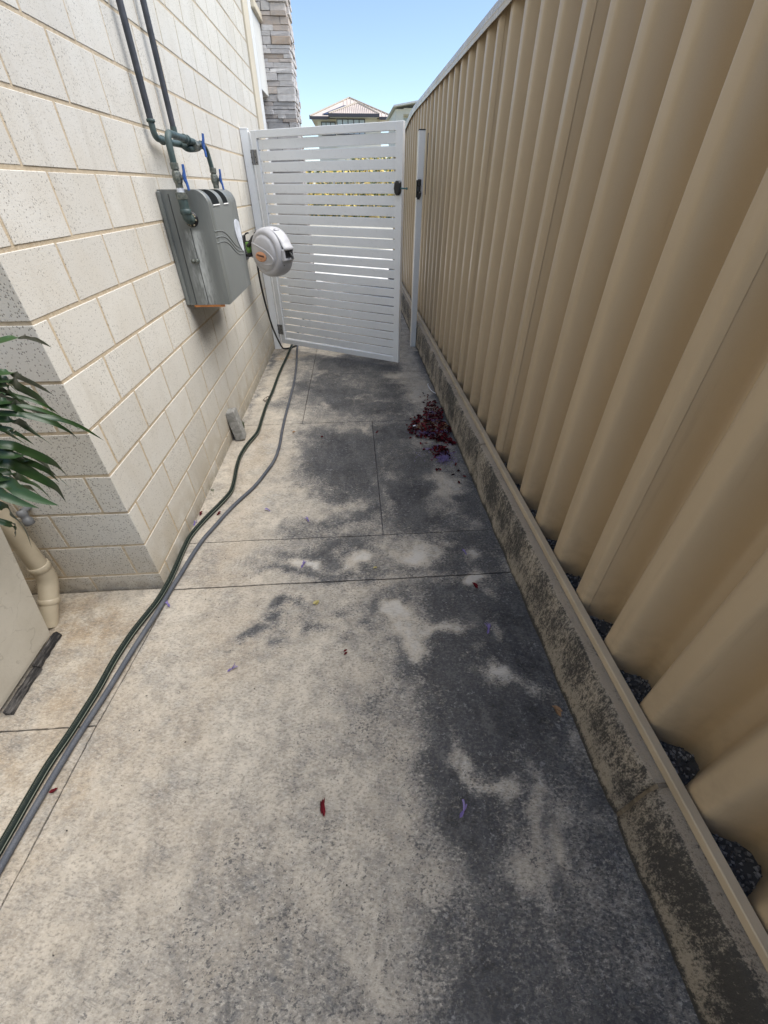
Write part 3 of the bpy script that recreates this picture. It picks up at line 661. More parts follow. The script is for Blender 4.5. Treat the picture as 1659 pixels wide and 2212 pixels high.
# back flange, side seam, moulded waves, oval label, knobs, copper rim
b=MB(); b.bbox(bx0-.001,bx0+.014,by0-.022,by0-.0005,bz0+.004,bz1-.006,.003); bp(b,'back_flange',M['box'])
b=MB(); b.tube([(-.797,by0-.0005,1.262),(-.797,by0-.0005,.918)],.0016,6); b.tube([(-.862,by0-.0005,1.395),(-.862,by0-.0005,.918)],.0022,6); bp(b,'seam_rib',M['box_dark'])
for dz in (0,-.026,-.050):
    ys_=np.linspace(by0+.006,by1-.012,22); pts=[]
    for y in ys_:
        u=(y-by0)/(by1-by0); pts.append((bx1+.0008,y,1.248+dz*(1-.35*u)-.125*(1/(1+math.exp(-(u-.52)*9)))))
    b=MB(); b.tube(pts,.0026,8); bp(b,'moulded_wave',M['box'],bo)
b=MB(); poly=[]
for k in range(28):
    a=2*math.pi*k/28; yy=by0+.560+.115*math.cos(a); zz=1.185+.078*math.sin(a)-.35*(yy-(by0+.56))
    if yy<by1-.004: poly.append((yy,zz))
b.prism([(y,z_) for y,z_ in poly],bx1+.0012,bx1+.0035,Matrix(((0,0,1,0),(1,0,0,0),(0,1,0,0),(0,0,0,1)))); bp(b,'oval_label',M['oval'],fix=True)
for xx,rr_ in ((-.822,.0105),(-.803,.0125)):
    b=MB(); b.lathe([(rr_,0),(rr_,.004),(rr_*.7,.010),(.0005,.012)],(xx,by0-.0005,1.121),(0,-1,0),16); bp(b,'knob',M['brass'])
b=MB(); b.lathe([(.033,0),(.033,.0015),(.0005,.0016)],(-.781,by0-.0005,1.298),(0,-1,0),28); bp(b,'pipe_hole',M['black'])
b=MB(); b.box(bx0+.03,bx1-.03,by0+.006,by0+.012,bz0-.012,bz0-.001); bp(b,'copper_rim',M['copper'])
b=MB(); b.box(bx0+.004,bx1-.004,by0+.013,by1-.01,bz0+.0,bz0+.006); bp(b,'box_base',M['box_dark'])

# ------------------------------------------------------------------ plumbing
pipes=tag(empty('pipework',(-.87,2.6,1.42)),'dark green water pipes with three blue valve handles above the grey box','pipes')
PI_=Matrix.Translation((.87,-2.6,-1.42))
def pp(b,name,mat,parent=pipes):
    o=b.build(name,mat,parent)
    if parent is pipes: o.matrix_parent_inverse=PI_
    return o
PX=-.876
b=MB(); b.tube([(PX,2.585,5.2),(PX,2.585,1.655)],.0135,14); pp(b,'riser_pipe',M['lag'])
b=MB(); b.tube([(PX,2.888,5.2),(PX,2.888,1.655)],.0135,14); pp(b,'riser_pipe',M['lag'])
b=MB(); b.tube(bend([(PX,2.585,1.66),(PX,2.585,1.598),(-.868,2.72,1.592),(-.84,2.86,1.59)],.05),.0135,14); b.lathe([(.014,0),(.018,.001),(.018,.011),(.014,.012)],(PX,2.585,1.648),(0,0,1),14); b.lathe([(.014,0),(.018,.001),(.018,.012),(.014,.013)],(PX+.002,2.665,1.595),(0,1,0),14)
pp(b,'elbow_pipe',M['pipe'])
b=MB(); b.tube(bend([(PX,2.888,1.66),(PX,2.888,1.61),(-.80,2.79,1.572),(-.79,2.88,1.578),(-.785,2.93,1.585)],.03),.0155,14); pp(b,'elbow_pipe',M['pipe'])
VX=-.782
b=MB(); b.tube(bend([(VX,2.86,1.600),(VX,2.462,1.607),(VX,2.462,1.50)],.055,8),.0140,14)
for y in (2.70,2.75): b.lathe([(.0145,0),(.0185,.001),(.0185,.010),(.0145,.011)],(VX,y,1.603),(0,1,0),14)
pp(b,'supply_pipe',M['pipe'])
b=MB(); b.tube(bend([(VX,2.94,1.598),(VX,3.075,1.598),(-.772,3.082,1.49)],.06,8),.0125,14); b.lathe([(.0130,0),(.0175,.001),(.0175,.012),(.0130,.013)],(VX,2.985,1.598),(0,1,0),14)
pp(b,'supply_pipe',M['pipe'])
def valve(c,axis,hdir,span,label=None):
    v=MB(); a=Vector(axis); c=Vector(c)
    v.lathe([(.013,-.052),(.0185,-.051),(.0185,-.030),(.0150,-.029),(.0150,-.024),(.0195,-.018),(.0215,-.006),(.0215,.008),(.0190,.018),(.0165,.022),(.0165,.040),(.0130,.041)],c,a,8,smooth=False)
    v.tube([c,c+Vector(hdir)*.034],.008,10)
    o=pp(v,'valve',M['brass'])
    h=MB(); q=c+Vector(hdir)*.036; s=Vector(span); s=s.normalized()
    pts=[q+s*.046+Vector(hdir)*.006,q+s*.022+Vector(hdir)*.004,q+s*.010,q-s*.010,q-s*.022+Vector(hdir)*.004,q-s*.046+Vector(hdir)*.006]
    h.tube(pts,[.0095,.0100,.0135,.0135,.0100,.0095],8,True,.5,hdir); h.lathe([(.006,0),(.006,.006),(.001,.007)],q,hdir,10)
    pp(h,'valve_handle',M['blue'],o); return o
valve((VX,2.90,1.590),(0,1,0),(1,-.15,.0),(0.05,.06,1))
b=MB(); b.lathe([(.024,-.03),(.024,.03)],(VX-.004,2.865,1.588),(0,1,0),8,smooth=False); pp(b,'pipe_union',M['brass'])
valve((VX,2.462,1.455),(0,0,-1),(.95,-.1,0),(0,-.05,1))
valve((-.770,3.082,1.455),(0,0,-1),(.95,-.1,0),(0,-.05,1))
b=MB(); b.lathe([(.0165,0),(.0165,.016)],(VX,2.462,1.402),(0,0,1),14); pp(b,'thread_tape',M['tape'])
b=MB(); b.lathe([(.026,0),(.027,.002),(.027,.024),(.026,.026)],(VX,2.462,1.376),(0,0,1),6,smooth=False); pp(b,'hex_nut',M['brass'])
b=MB(); b.tube(bend([(VX,2.462,1.378),(VX,2.462,1.298),(VX,2.520,1.298)],.032,8),[.0225]*1+[.0225]*16+[.0225],16) if False else b.tube(bend([(VX,2.462,1.378),(VX,2.462,1.298),(VX,2.525,1.298)],.032,8),.0215,16)
b.lathe([(.0220,0),(.0250,.002),(.0250,.020),(.0220,.022)],(VX,2.462,1.318),(0,0,1),16); pp(b,'drop_pipe',M['pipe'])
b=MB()
for k in range(14):
    a=random.uniform(0,6.28); b.lathe([(.001,-.004),(.005,0),(.001,.004)],(VX+.024*math.cos(a),2.512,1.296+.024*math.sin(a)),(random.random(),1,random.random()),6)
pp(b,'jute_packing',plain('jute',(.33,.29,.2),.9))

# ------------------------------------------------------------------ hose reel on its bracket
RC=(-.655,4.02,1.0)
reel=tag(empty('hose_reel',RC,R(-35)),'pale grey plastic hose reel with oval orange badge swung out on a wall bracket','hose reel')
b=MB()
prof=[(r_,y_*1.38) for r_,y_ in [(.0005,-.084),(.05,-.083),(.100,-.079),(.116,-.073),(.122,-.066),(.127,-.064),(.134,-.066),(.146,-.064),(.158,-.056),(.166,-.044),(.1705,-.025),(.172,0),(.1705,.03),(.166,.048),(.150,.064),(.11,.074),(.0005,.078)]]
b.lathe(prof,(0,0,0),(0,1,0),48,sx=1.02,sy=.98); body=b.build('drum_case',M['reel'],reel)
def onface(x,z_):  # y of the front face at a point
    r=math.hypot(x,z_); P=[(p[0],p[1]) for p in prof[:12]]
    return float(np.interp(r,[p[0] for p in P],[p[1] for p in P]))
for pts,rad in (([(-.150,.062),(-.09,.060),(-.02,.040),(.05,.012),(.095,-.030),(.088,-.062),(.05,-.075)],.0085),([(-.155,-.036),(-.11,-.044),(-.06,-.062),(0,-.074),(.05,-.075),(.085,-.064)],.0075)):
    b=MB(); sp_=spline([(x,onface(x,z_)+.003,z_) for x,z_ in pts],6); b.tube(sp_,rad,10); b.build('moulded_ridge',M['reel'],body)
# badge
b=MB(); cb=(-.020,-.022); b.lathe([(.057,.004),(.057,-.002),(.053,-.0045),(.0005,-.0055)],(cb[0],onface(*cb)-.0015,cb[1]),(0,1,0),32,ref=(0,0,1),sx=.62,sy=1.02) 
bd=b.build('badge',M['orange'],reel,fix=True)
cu=bpy.data.curves.new('badge_text','FONT'); cu.body='HOLMAN'; cu.size=.0185; cu.extrude=.0004; cu.align_x='CENTER'; cu.offset=.0006
tmp=bpy.data.objects.new('tmp',cu); col.objects.link(tmp); dg=bpy.context.evaluated_depsgraph_get(); tme=bpy.data.meshes.new_from_object(tmp.evaluated_get(dg)); bpy.data.objects.remove(tmp)
tme.materials.clear(); tme.materials.append(M['ink']); to=bpy.data.objects.new('badge_text',tme); to.rotation_euler=(R(90),R(8),0); to.location=(cb[0],onface(*cb)-.0085,cb[1]+.001); link(to,bd)
b=MB(); b.lathe([(.003,0),(.003,-.0006)],(cb[0]+.002,onface(*cb)-.0072,cb[1]-.016),(0,1,0),10); b.build('badge_dot',M['ink'],bd)
# hood over the outlet
b=MB(); V=[];F=[]; na,nb=14,9
for i in range(na):
    th=R(8+80*i/(na-1))
    for j in range(nb):
        u=j/(nb-1)*2-1; w=.058*(1-.18*(i/(na-1))); r=.173+.016*(1-abs(u)**2.2)*(1-.75*i/(na-1))+ (.010 if i<2 else 0)
        V.append((r*1.02*math.cos(th),u*w,r*.98*math.sin(th)))
for i in range(na-1):
    for j in range(nb-1): a=i*nb+j; F.append((a,a+nb,a+nb+1,a+1))
nv=len(V); V+=[(x*.965,y*.97,z_*.965) for x,y,z_ in V]; F+=[tuple(q+nv for q in f[::-1]) for f in F]
rim=[i*nb for i in range(na)]+[(na-1)*nb+j for j in range(1,nb)]+[i*nb+nb-1 for i in range(na-2,-1,-1)]+[j for j in range(nb-2,0,-1)]
F+=[(rim[k],rim[(k+1)%len(rim)],rim[(k+1)%len(rim)]+nv,rim[k]+nv) for k in range(len(rim))]
b.add(V,F,True); hd=b.build('hood',M['reel_white'],reel,fix=True)
b=MB(); b.lathe([(.026,0),(.026,.003),(.0005,.0035)],(.085,-.005,.158),(.5,0,.87),20,sx=.6,sy=1.2); b.build('hood_dimple',M['reel'],hd)
# outlet mouth
b=MB(); Mo=Matrix.Translation((.168,0,.0))
b.bbox(.150,.1835,-.066,.062,-.050,.034,.016); b.build('outlet_frame',M['reel'],reel)
b=MB(); b.bbox(.165,.1858,-.050,.046,-.030,.030,.010); om=b.build('outlet_mouth',M['black'],reel)
b=MB(); b.tube(spline([(.165,0,.006),(.195,-.004,.004),(.216,-.008,-.012),(.224,-.010,-.032)],6),.0105,12); b.build('hose_end',M['hose3'],reel)
b=MB()
for a,yy in ((120,-.058),(60,-.058),(14,-.056),(-30,-.05),(-62,-.03),(-95,-.02),(175,-.058)):
    r=.1690; a=R(a); b.lathe([(.0045,0),(.0045,.0022)],(r*1.0*math.cos(a),yy+.012,r*.965*math.sin(a)),(math.cos(a),-.6,math.sin(a)),8)
b.build('screw_hole',M['darkmatt'],reel)
# bracket: wall plate, arm, green hose connector, feeder loop (world frame pieces)
RI=reel.matrix_basis.inverted()
def rp(b,name,mat):
    o=b.build(name,mat,reel); o.matrix_parent_inverse=RI; return o
b=MB(); b.bbox(WX+.001,WX+.010,4.14,4.26,.930,1.105,.003); b.bbox(WX+.010,-.845,4.15,4.18,.955,.975,.003); b.bbox(WX+.010,-.845,4.15,4.18,1.05,1.068,.003); b.tube([(-.850,4.165,.948),(-.850,4.165,1.075)],.010,10); rp(b,'wall_bracket',M['black'])
b=MB(); b.bbox(-.862,-.78,4.12,4.18,.955,1.065,.012); rp(b,'pivot_arm',M['black'])
b=MB(); b.lathe([(.012,0),(.020,.004),(.024,.03),(.016,.055),(.013,.075)],(-.852,4.080,.992),(-.15,-.05,1),14); rp(b,'tap_connector',M['lime'])
b=MB(); b.lathe([(.020,0),(.024,.004),(.024,.026),(.02,.030)],(-.850,4.085,.962),(-.1,0,1),14); rp(b,'connector_collar',M['black'])
b=MB(); b.tube(spline([(-.868,4.085,1.052),(-.880,4.085,1.085),(-.862,4.08,1.122),(-.835,4.08,1.130)],6),.0055,8); b.tube(spline([(-.858,4.07,1.040),(-.828,4.055,1.062),(-.800,4.05,1.100),(-.765,4.06,1.110)],6),.014,10); rp(b,'feeder_loop',M['black'])
b=MB(); b.bbox(-.79,-.755,4.06,4.10,1.085,1.135,.004); b.bbox(-.745,-.70,4.08,4.11,1.118,1.140,.004); rp(b,'handle_catch',M['black'])
# black feeder hose hanging to the ground at the post
b=MB(); b.tube(spline([(-.800,4.05,.93),(-.803,4.06,.80),(-.804,4.12,.62),(-.808,4.30,.36),(-.806,4.50,.17),(-.800,4.66,.045),(-.77,4.74,.013),(-.715,4.80,.010),(-.66,4.9,.010),(-.64,5.05,.010)],8),.0085,10)
tag(b.build('feeder_hose',M['hose3']),'thin black hose hanging from the reel down to the gate post foot','hose')

# ------------------------------------------------------------------ garden hoses on the path
GP=[(-.70,6.2),(-.70,5.6),(-.725,4.9),(-.735,4.415),(-.749,3.93),(-.748,3.522),(-.756,3.236),(-.751,2.982),(-.748,2.75),(-.785,2.57),(-.803,2.416),(-.796,2.265),(-.779,2.11),(-.775,1.999),(-.808,1.884),(-.857,1.753),(-.893,1.621),(-.898,1.521),(-.897,1.42),(-.897,1.313),(-.908,1.203),(-.926,1.132),(-.948,1.052),(-.962,.972),(-.970,.897),(-.975,.807),(-.985,.73),(-.997,.646),(-1.012,.562),(-1.019,.479),(-1.024,.40),(-1.031,.30),(-1.045,.1),(-1.08,-.2),(-1.15,-.6)]
RP=[(-.60,6.2),(-.64,5.5),(-.658,4.85),(-.613,4.268),(-.584,3.765),(-.578,3.381),(-.576,3.026),(-.570,2.771),(-.560,2.544),(-.567,2.363),(-.597,2.218),(-.648,2.045),(-.704,1.922),(-.750,1.813),(-.787,1.699),(-.821,1.594),(-.843,1.48),(-.858,1.372),(-.873,1.263),(-.887,1.158),(-.903,1.057),(-.917,.97),(-.930,.868),(-.941,.79),(-.954,.715),(-.968,.632),(-.977,.557),(-.984,.494),(-.991,.427),(-.997,.36),(-1.004,.25),(-1.02,0),(-1.06,-.3),(-1.12,-.7)]
def hose(P,r,name,mat,label,z=None):
    pts=spline([(x,y,r+.0005+.0012*math.sin(y*9)**2) for x,y in P],5); seg=18
    b=MB(); b.tube(pts,r,seg); o=b.build(name,mat)
    n=len(o.data.vertices); a=[]
    for i in range(n):
        a.append(((i%seg)/seg) if i<len(pts)*seg else 0)
    at=o.data.attributes.new('ang','FLOAT','POINT'); at.data.foreach_set('value',np.array(a,np.float32))
    return tag(o,label,'hose',group='garden hoses on the path')
hose(GP,.0125,'garden_hose',M['hose'],'dark green garden hose with pale stripes, the one nearer the wall')
hose(RP,.0098,'garden_hose',M['hose2'],'slimmer blue grey garden hose running to the right of the green one')

# ------------------------------------------------------------------ paver leaning on the wall, weeds
pv=MB(); pv.bbox(-.0335,.0335,-.042,.042,0,.212,.004,.002)
o=pv.build('paver',M['paver']); o.location=(-.853,2.69,.002); o.rotation_euler=(R(-3),R(-9.5),R(3)); tag(o,'small grey concrete paver stood on end leaning against the block wall','paver')
w=MB()
for k in range(26):
    x=-.885+random.uniform(-.018,.02); y=2.76+random.uniform(-.02,.12); a=random.uniform(0,6.3); h=random.uniform(.03,.075)*(1 if k>8 else 1.3); l=random.uniform(.01,.035)
    ca,sa=math.cos(a),math.sin(a); q=.0022
    w.add([(x-sa*q,y+ca*q,0),(x+sa*q,y-ca*q,0),(x+ca*l*.5+sa*q,y+sa*l*.5-ca*q,h*.7),(x+ca*l*.5-sa*q,y+sa*l*.5+ca*q,h*.7),(x+ca*l,y+sa*l,h)],[(0,1,2,3),(3,2,4)])
tag(w.build('weed_tuft',M['weed']),'thin tuft of grassy weed growing behind the leaning paver','weed')
w=MB()
for k in range(16):
    x=-.895+random.uniform(-.008,.012); y=2.02+random.uniform(-.03,.03); a=random.uniform(0,6.3); h=random.uniform(.008,.025); ca,sa=math.cos(a),math.sin(a)
    w.add([(x-sa*.002,y+ca*.002,0),(x+sa*.002,y-ca*.002,0),(x+ca*.008,y+sa*.008,h)],[(0,1,2)])
tag(w.build('weed_sprout',M['weed']),'tiny weed sprout at the wall foot in front of the leaning paver','weed')
w=MB()
for k in range(5):
    p=[(-.80+random.uniform(-.02,.02),3.33+random.uniform(-.03,.03),.004)]
    for s in range(5): q=p[-1]; p.append((q[0]+random.uniform(-.01,.028),q[1]+random.uniform(-.012,.016),max(.003,q[2]+random.uniform(-.006,.010))))
    w.tube(p,.0018,5)
tag(w.build('dry_twig',plain('twig_brown',(.07,.05,.035),.8)),'curled dry brown twig lying between the wall foot and green hose','twig')

# ------------------------------------------------------------------ planter, plant, downpipe, tap fitting
pot=tag(empty('planter',(-1.43,.88,0)),'cream rendered square planter tapering to its foot at the left edge','planter')
PT=Matrix.Translation((1.43,-.88,0))
b=MB()
def ring(x0,x1,y0,y1,z_): return [(x0,y0,z_),(x1,y0,z_),(x1,y1,z_),(x0,y1,z_)]
rings=[ring(-1.575,-1.262,.725,1.036,.030),ring(-1.578,-1.258,.722,1.040,.05),ring(-1.640,-1.200,.668,1.100,.545),ring(-1.645,-1.195,.663,1.105,.56),ring(-1.625,-1.215,.683,1.085,.562),ring(-1.615,-1.225,.693,1.075,.48)]
V=[p for r_ in rings for p in r_]; F=[(3,2,1,0)]
for i in range(len(rings)-1):
    for k in range(4): a=i*4+k; c_=i*4+(k+1)%4; F.append((a,c_,c_+4,a+4))
b.add(V,F); o=b.build('pot_body',M['planter'],pot); o.matrix_parent_inverse=PT
b=MB(); b.add([(-1.61,.70,.50),(-1.23,.70,.50),(-1.23,1.07,.50),(-1.61,1.07,.50)],[(0,1,2,3)]); o=b.build('soil',M['soil'],pot); o.matrix_parent_inverse=PT
b=MB(); b.bbox(-1.55,-1.285,.75,1.02,.0,.030,.004); o=b.build('foot_pad',M['timber'],pot); o.matrix_parent_inverse=PT
def strip(y0,y1,x0,x1,h,seed,label):
    r=random.Random(seed); b=MB(); n=9; V=[];F=[]
    for i in range(n):
        y=y0+(y1-y0)*i/(n-1); a=x0+r.uniform(-.001,.001); c_=x1+r.uniform(-.003,.003); hh=h*r.uniform(.85,1.1)
        V+=[(a,y,0.001),(a,y,hh),((a+c_)/2,y+r.uniform(-.003,.003),hh*r.uniform(.8,1.1)),(c_,y,hh*.55),(c_+.002,y,.001)]
    for i in range(n-1):
        for j in range(4): q=i*5+j; F.append((q,q+1,q+6,q+5))
    F.append((0,4,3,2,1)); e=(n-1)*5; F.append((e,e+1,e+2,e+3,e+4))
    b.add(V,F); return tag(b.build('timber_strip',M['timber'],fix=True),label,'timber strip',group='rotten strips at the planter foot')
strip(.735,.905,-1.256,-1.234,.020,1,'blackened rotten timber strip under the planter edge, the piece nearer the camera')
strip(.91,1.055,-1.264,-1.242,.022,2,'blackened rotten timber strip under the planter edge, the piece nearer the downpipe')
plant=tag(empty('strap_plant',(-1.42,.9,.5)),'dark green strap leaved plant arching out over the planter at the left edge','plant')
PL=Matrix.Translation((1.42,-.9,-.5))
LV=[[(-.737,.93,1.171),(-.717,.98,1.162),(-.728,1.03,1.141),(-.744,1.08,1.113)],[(-.774,.93,1.106),(-.789,.993,1.071),(-.808,1.057,1.027),(-.829,1.12,.978)],[(-.782,.93,1.091),(-.796,.987,1.05),(-.808,1.043,.998),(-.838,1.1,.934)],[(-.789,.93,1.079),(-.798,.953,1.057),(-.806,.977,1.025),(-.817,1.0,.992)],[(-.81,.93,1.042),(-.835,1.003,.997),(-.852,1.077,.949),(-.87,1.15,.869)],[(-.816,.93,1.032),(-.794,.96,.994),(-.754,.99,.968),(-.728,1.02,.929),(-.708,1.05,.872)],[(-.827,.93,1.013),(-.786,.948,.996),(-.753,.965,.969),(-.738,.982,.939),(-.735,1.0,.903)],[(-.835,.93,.998),(-.829,.97,.969),(-.84,1.01,.919),(-.85,1.05,.863)],[(-.848,.93,.975),(-.829,.937,.961),(-.818,.943,.942),(-.811,.95,.917)],[(-.872,.93,.933),(-.84,.953,.899),(-.813,.977,.847),(-.815,1.0,.786)],[(-.882,.93,.914),(-.87,.97,.862),(-.857,1.01,.793),(-.867,1.05,.714)],[(-.9,.93,.884),(-.872,.953,.839),(-.848,.977,.774),(-.863,1.0,.701)],[(-.931,.93,.828),(-.897,.927,.794),(-.857,.923,.768),(-.817,.92,.75)],[(-.924,.93,.84),(-.956,.987,.786),(-.964,1.043,.708),(-1.002,1.1,.598)],[(-.975,.93,.751),(-.983,.953,.699),(-1.004,.977,.624),(-1.049,1.0,.529)],[(-.987,.93,.679),(-1.047,.987,.612),(-1.111,1.043,.552),(-1.184,1.1,.493)],[(-.857,.93,.902),(-.887,1.003,.868),(-.92,1.077,.794),(-.98,1.15,.691)]]
LW=[.026,.026,.030,.022,.030,.024,.024,.030,.026,.036,.030,.038,.050,.040,.036,.016,.030]
CR=Vector((-1.24,.90,.98))
LV2=[];LW2=[]
for L_,w_ in zip(LV,LW):
    dv=Vector((random.uniform(-.05,-.015),random.uniform(-.03,.06),random.uniform(-.045,.03))); k_=random.uniform(.8,.95)
    LV2+= [L_]+([] if random.random()<.35 else [[tuple(Vector(L_[0])+dv+(Vector(q)-Vector(L_[0]))*k_) for q in L_]]); LW2+=[w_,w_*.8][:len(LV2)-len(LW2)]
for L_,w_ in zip(LV2,LW2):
    p0=Vector(L_[0]); tw_=random.uniform(-.15,.15); root=CR+Vector((random.uniform(-.05,.02),random.uniform(-.05,.05),random.uniform(-.06,.0)+min(0,(p0.z-1.0)*.7)))
    mid=(root*.45+p0*.55)+Vector((0,0,.035)); pts=spline([root,mid]+[Vector(q) for q in L_],6); n=len(pts); V=[];F=[]; cum=[0]
    for i in range(1,n): cum.append(cum[-1]+(pts[i]-pts[i-1]).length)
    for i,p in enumerate(pts):
        u=cum[i]/cum[-1]; tdir=(pts[min(i+1,n-1)]-pts[max(i-1,0)]).normalized(); side=tdir.cross(Vector((tw_,-.62,.78))).normalized(); up_=side.cross(tdir).normalized()
        ww=w_*(min(1,.7+u*1.1) if u<.76 else max(.02,1-((u-.76)/.24)**1.9))*.31
        wob=.06*math.sin(u*5+w_*900)
        for q,zq in ((-1,.16),(-.5,.03),(0,-.06),(.5,.03),(1,.16)): V.append(p+side*(ww*q)+up_*(ww*(zq+wob*q)))
    for i in range(n-1):
        for j in range(4): a=i*5+j; F.append((a,a+1,a+6,a+5))
    b=MB(); b.add(V,F,True); o=b.build('leaf',M['leaf'],plant); o.matrix_parent_inverse=PL
for k in range(14):  # leaves on the far side of the crown, out of frame
    a=R(110+k*15); root=CR+Vector((-.03,0,-.03)); e=Vector((math.cos(a)*.42,math.sin(a)*.40*(.6 if math.sin(a)>0 else 1),-.10)); pts=spline([root,root+e*.5+Vector((0,0,.13)),root+e+Vector((0,0,-.02)),root+e*1.2+Vector((0,0,-.16))],5); n=len(pts); V=[];F=[]
    for i,p in enumerate(pts):
        u=i/(n-1); tdir=(pts[min(i+1,n-1)]-pts[max(i-1,0)]).normalized(); side=tdir.cross(Vector((0,0,1))).normalized(); ww=.018*(1-max(0,u-.5)**2*3.6)
        V+=[p-side*ww,p+Vector((0,0,-.004)),p+side*ww]
    for i in range(n-1):
        for j in range(2): q=i*3+j; F.append((q,q+1,q+4,q+3))
    b=MB(); b.add(V,F,True); o=b.build('leaf',M['leaf'],plant); o.matrix_parent_inverse=PL
b=MB(); b.tube(spline([(-1.43,.89,.48),(-1.40,.90,.65),(-1.31,.90,.85),(-1.25,.90,.97)],5),[.05+.0*i for i in range(16)],12); o=b.build('stem',plain('plant_stem',(.16,.13,.08),.85,0,.3,40,.5,80),plant); o.matrix_parent_inverse=PL

dp=tag(empty('downpipe',(-1.30,1.2,0)),'beige plastic downpipe with an elbow kicking out at the wall foot behind the planter','downpipe')
DI=Matrix.Translation((1.30,-1.2,0))
b=MB(); b.tube([(-1.306,1.222,2.2),(-1.306,1.222,.20)],.0325,20); b.build('pipe_length',M['pvc'],dp).matrix_parent_inverse=DI
b=MB(); b.tube(bend([(-1.306,1.222,.235),(-1.306,1.222,.165),(-1.312,1.170,.085)],.05,8),.0350,20); b.lathe([(.035,0),(.0375,.002),(.0375,.028),(.035,.030)],(-1.306,1.222,.215),(0,0,1),20); b.lathe([(.035,0),(.0375,.002),(.0375,.024),(.035,.026)],(-1.3115,1.176,.095),(-.006,-.05,-.09),20); b.build('pipe_elbow',M['pvc'],dp).matrix_parent_inverse=DI
b=MB(); b.tube([(-1.310,1.178,.10),(-1.320,1.105,-.001)],.0330,20); b.build('pipe_shoe',M['pvc'],dp).matrix_parent_inverse=DI
b=MB(); b.lathe([(.0125,0),(.0165,.004),(.0165,.020),(.0135,.024),(.0135,.034),(.0175,.038),(.0175,.058),(.013,.062)],(-1.268,1.262,.485),(.25,-.20,-.95),14); b.tube([(-1.258,1.292,.478),(-1.262,1.262,.480)],.011,10)
tag(b.build('tap_fitting',plain('grey_plastic',(.15,.155,.16),.5)),'short grey plastic tap fitting on the end wall under the strap leaves','tap fitting')

# ------------------------------------------------------------------ fallen petals
def petal_geo(V,F,S,c,a,l,w,sh,lift=.006,thread=False):
    n=len(V); ca,sa=math.cos(a),math.sin(a); tl=random.uniform(-.4,.5)
    P=[(-.5,0,0),(-.2,.5,.5),(.2,.42,.8),(.5,0,tl+.3),(.2,-.42,.6),(-.2,-.5,.3),(0,0,-.1+.2*random.random())]
    for (u,v_,h) in P: V.append((c[0]+(u*l)*ca-(v_*w)*sa,c[1]+(u*l)*sa+(v_*w)*ca,c[2]+.001+max(0,h)*lift))
    F+=[(n+6,n+0,n+1)[::-1],(n+6,n+1,n+2)[::-1],(n+6,n+2,n+3)[::-1],(n+6,n+3,n+4)[::-1],(n+6,n+4,n+5)[::-1],(n+6,n+5,n+0)[::-1]]; S+=[sh]*7
def shade_obj(name,V,F,S,mat):
    me=bpy.data.meshes.new(name); me.from_pydata(V,[],F); me.materials.append(mat); at=me.attributes.new('shade','FLOAT','POINT'); at.data.foreach_set('value',np.array(S,np.float32)); return link(bpy.data.objects.new(name,me))
PILE=[(.53,2.74,.165,.17,300),(.60,2.68,.10,.15,80),(.61,3.04,.085,.12,80),(.53,2.7,.2,.3,40),(.56,2.93,.12,.06,60),(.60,3.20,.07,.07,26),(.57,3.36,.05,.05,5),(.55,2.40,.06,.085,90),(.60,2.58,.05,.05,40),(.66,2.52,.03,.03,22),(.55,2.3,.14,.2,10),(.56,2.95,.12,.08,40)]
V=[];F=[];S=[];V2=[];F2=[];S2=[]
for (x,y,a,b_,n) in PILE:
    for k in range(n):
        r=math.sqrt(random.random()); t_=random.uniform(0,6.283); px_=min(.686,x+a*r*math.cos(t_)); py_=y+b_*r*math.sin(t_)
        big=n>60; h=(.022*(1-r*r))*random.random() if big else 0
        petal_geo(V,F,S,(px_,py_,h),random.uniform(0,6.3),random.uniform(.018,.036),random.uniform(.008,.017),random.random()**1.7,.012)
for (x,y,a,b_,n) in [(.555,2.30,.065,.06,260),(.49,2.665,.08,.04,110),(.60,2.68,.06,.03,40),(.57,2.86,.12,.05,30),(.575,3.0,.06,.02,36),(.54,2.45,.06,.06,30),(.47,2.42,.05,.03,12),(.62,2.36,.04,.03,16),(.40,2.35,.05,.06,8)]:
    for k in range(n):
        r=abs(random.gauss(0,.62)); t_=random.uniform(0,6.283); c=(min(.685,x+a*r*math.cos(t_)),y+b_*r*math.sin(t_),.003+.010*random.random()); A=random.uniform(0,6.3); l=random.uniform(.018,.036)
        q=len(V2); pts=[(c[0]+math.cos(A+i*.35)*l*(i-1.5)/3,c[1]+math.sin(A+i*.35)*l*(i-1.5)/3,c[2]+.004*(i%2)) for i in range(4)]
        for p in pts: V2+= [(p[0]-.0011,p[1]+.0008,p[2]),(p[0]+.0011,p[1]-.0008,p[2]+.0012)]
        for i in range(3): F2.append((q+2*i,q+2*i+1,q+2*i+3,q+2*i+2))
        S2+=[random.random()]*8
tag(shade_obj('red_petal_litter',V,F,S,M['red']),'drift of dark red fallen petals against the kerb','petals',kind='stuff')
tag(shade_obj('purple_petal_litter',V2,F2,S2,M['purple']),'thin purple flower threads scattered over the red petal drift','petals',kind='stuff')
V=[];F=[];S=[]
for k in range(70):
    r=math.sqrt(random.random()); t_=random.uniform(0,6.283); petal_geo(V,F,S,(.55+.13*r*math.cos(t_),2.77+.09*r*math.sin(t_),.012),random.uniform(0,6.3),random.uniform(.012,.028),random.uniform(.004,.008),.5,.006)
tag(shade_obj('dry_bract_litter',V,F,S,M['tan']),'dry tan bracts mixed into the red petal drift','petals',kind='stuff')
V=[];F=[];S=[]; petal_geo(V,F,S,(.418,2.765,.016),.5,.030,.015,.5,.004); tag(shade_obj('paper_scrap',V,F,S,M['paper']),'small white scrap lying on the left end of the petal drift','scrap')
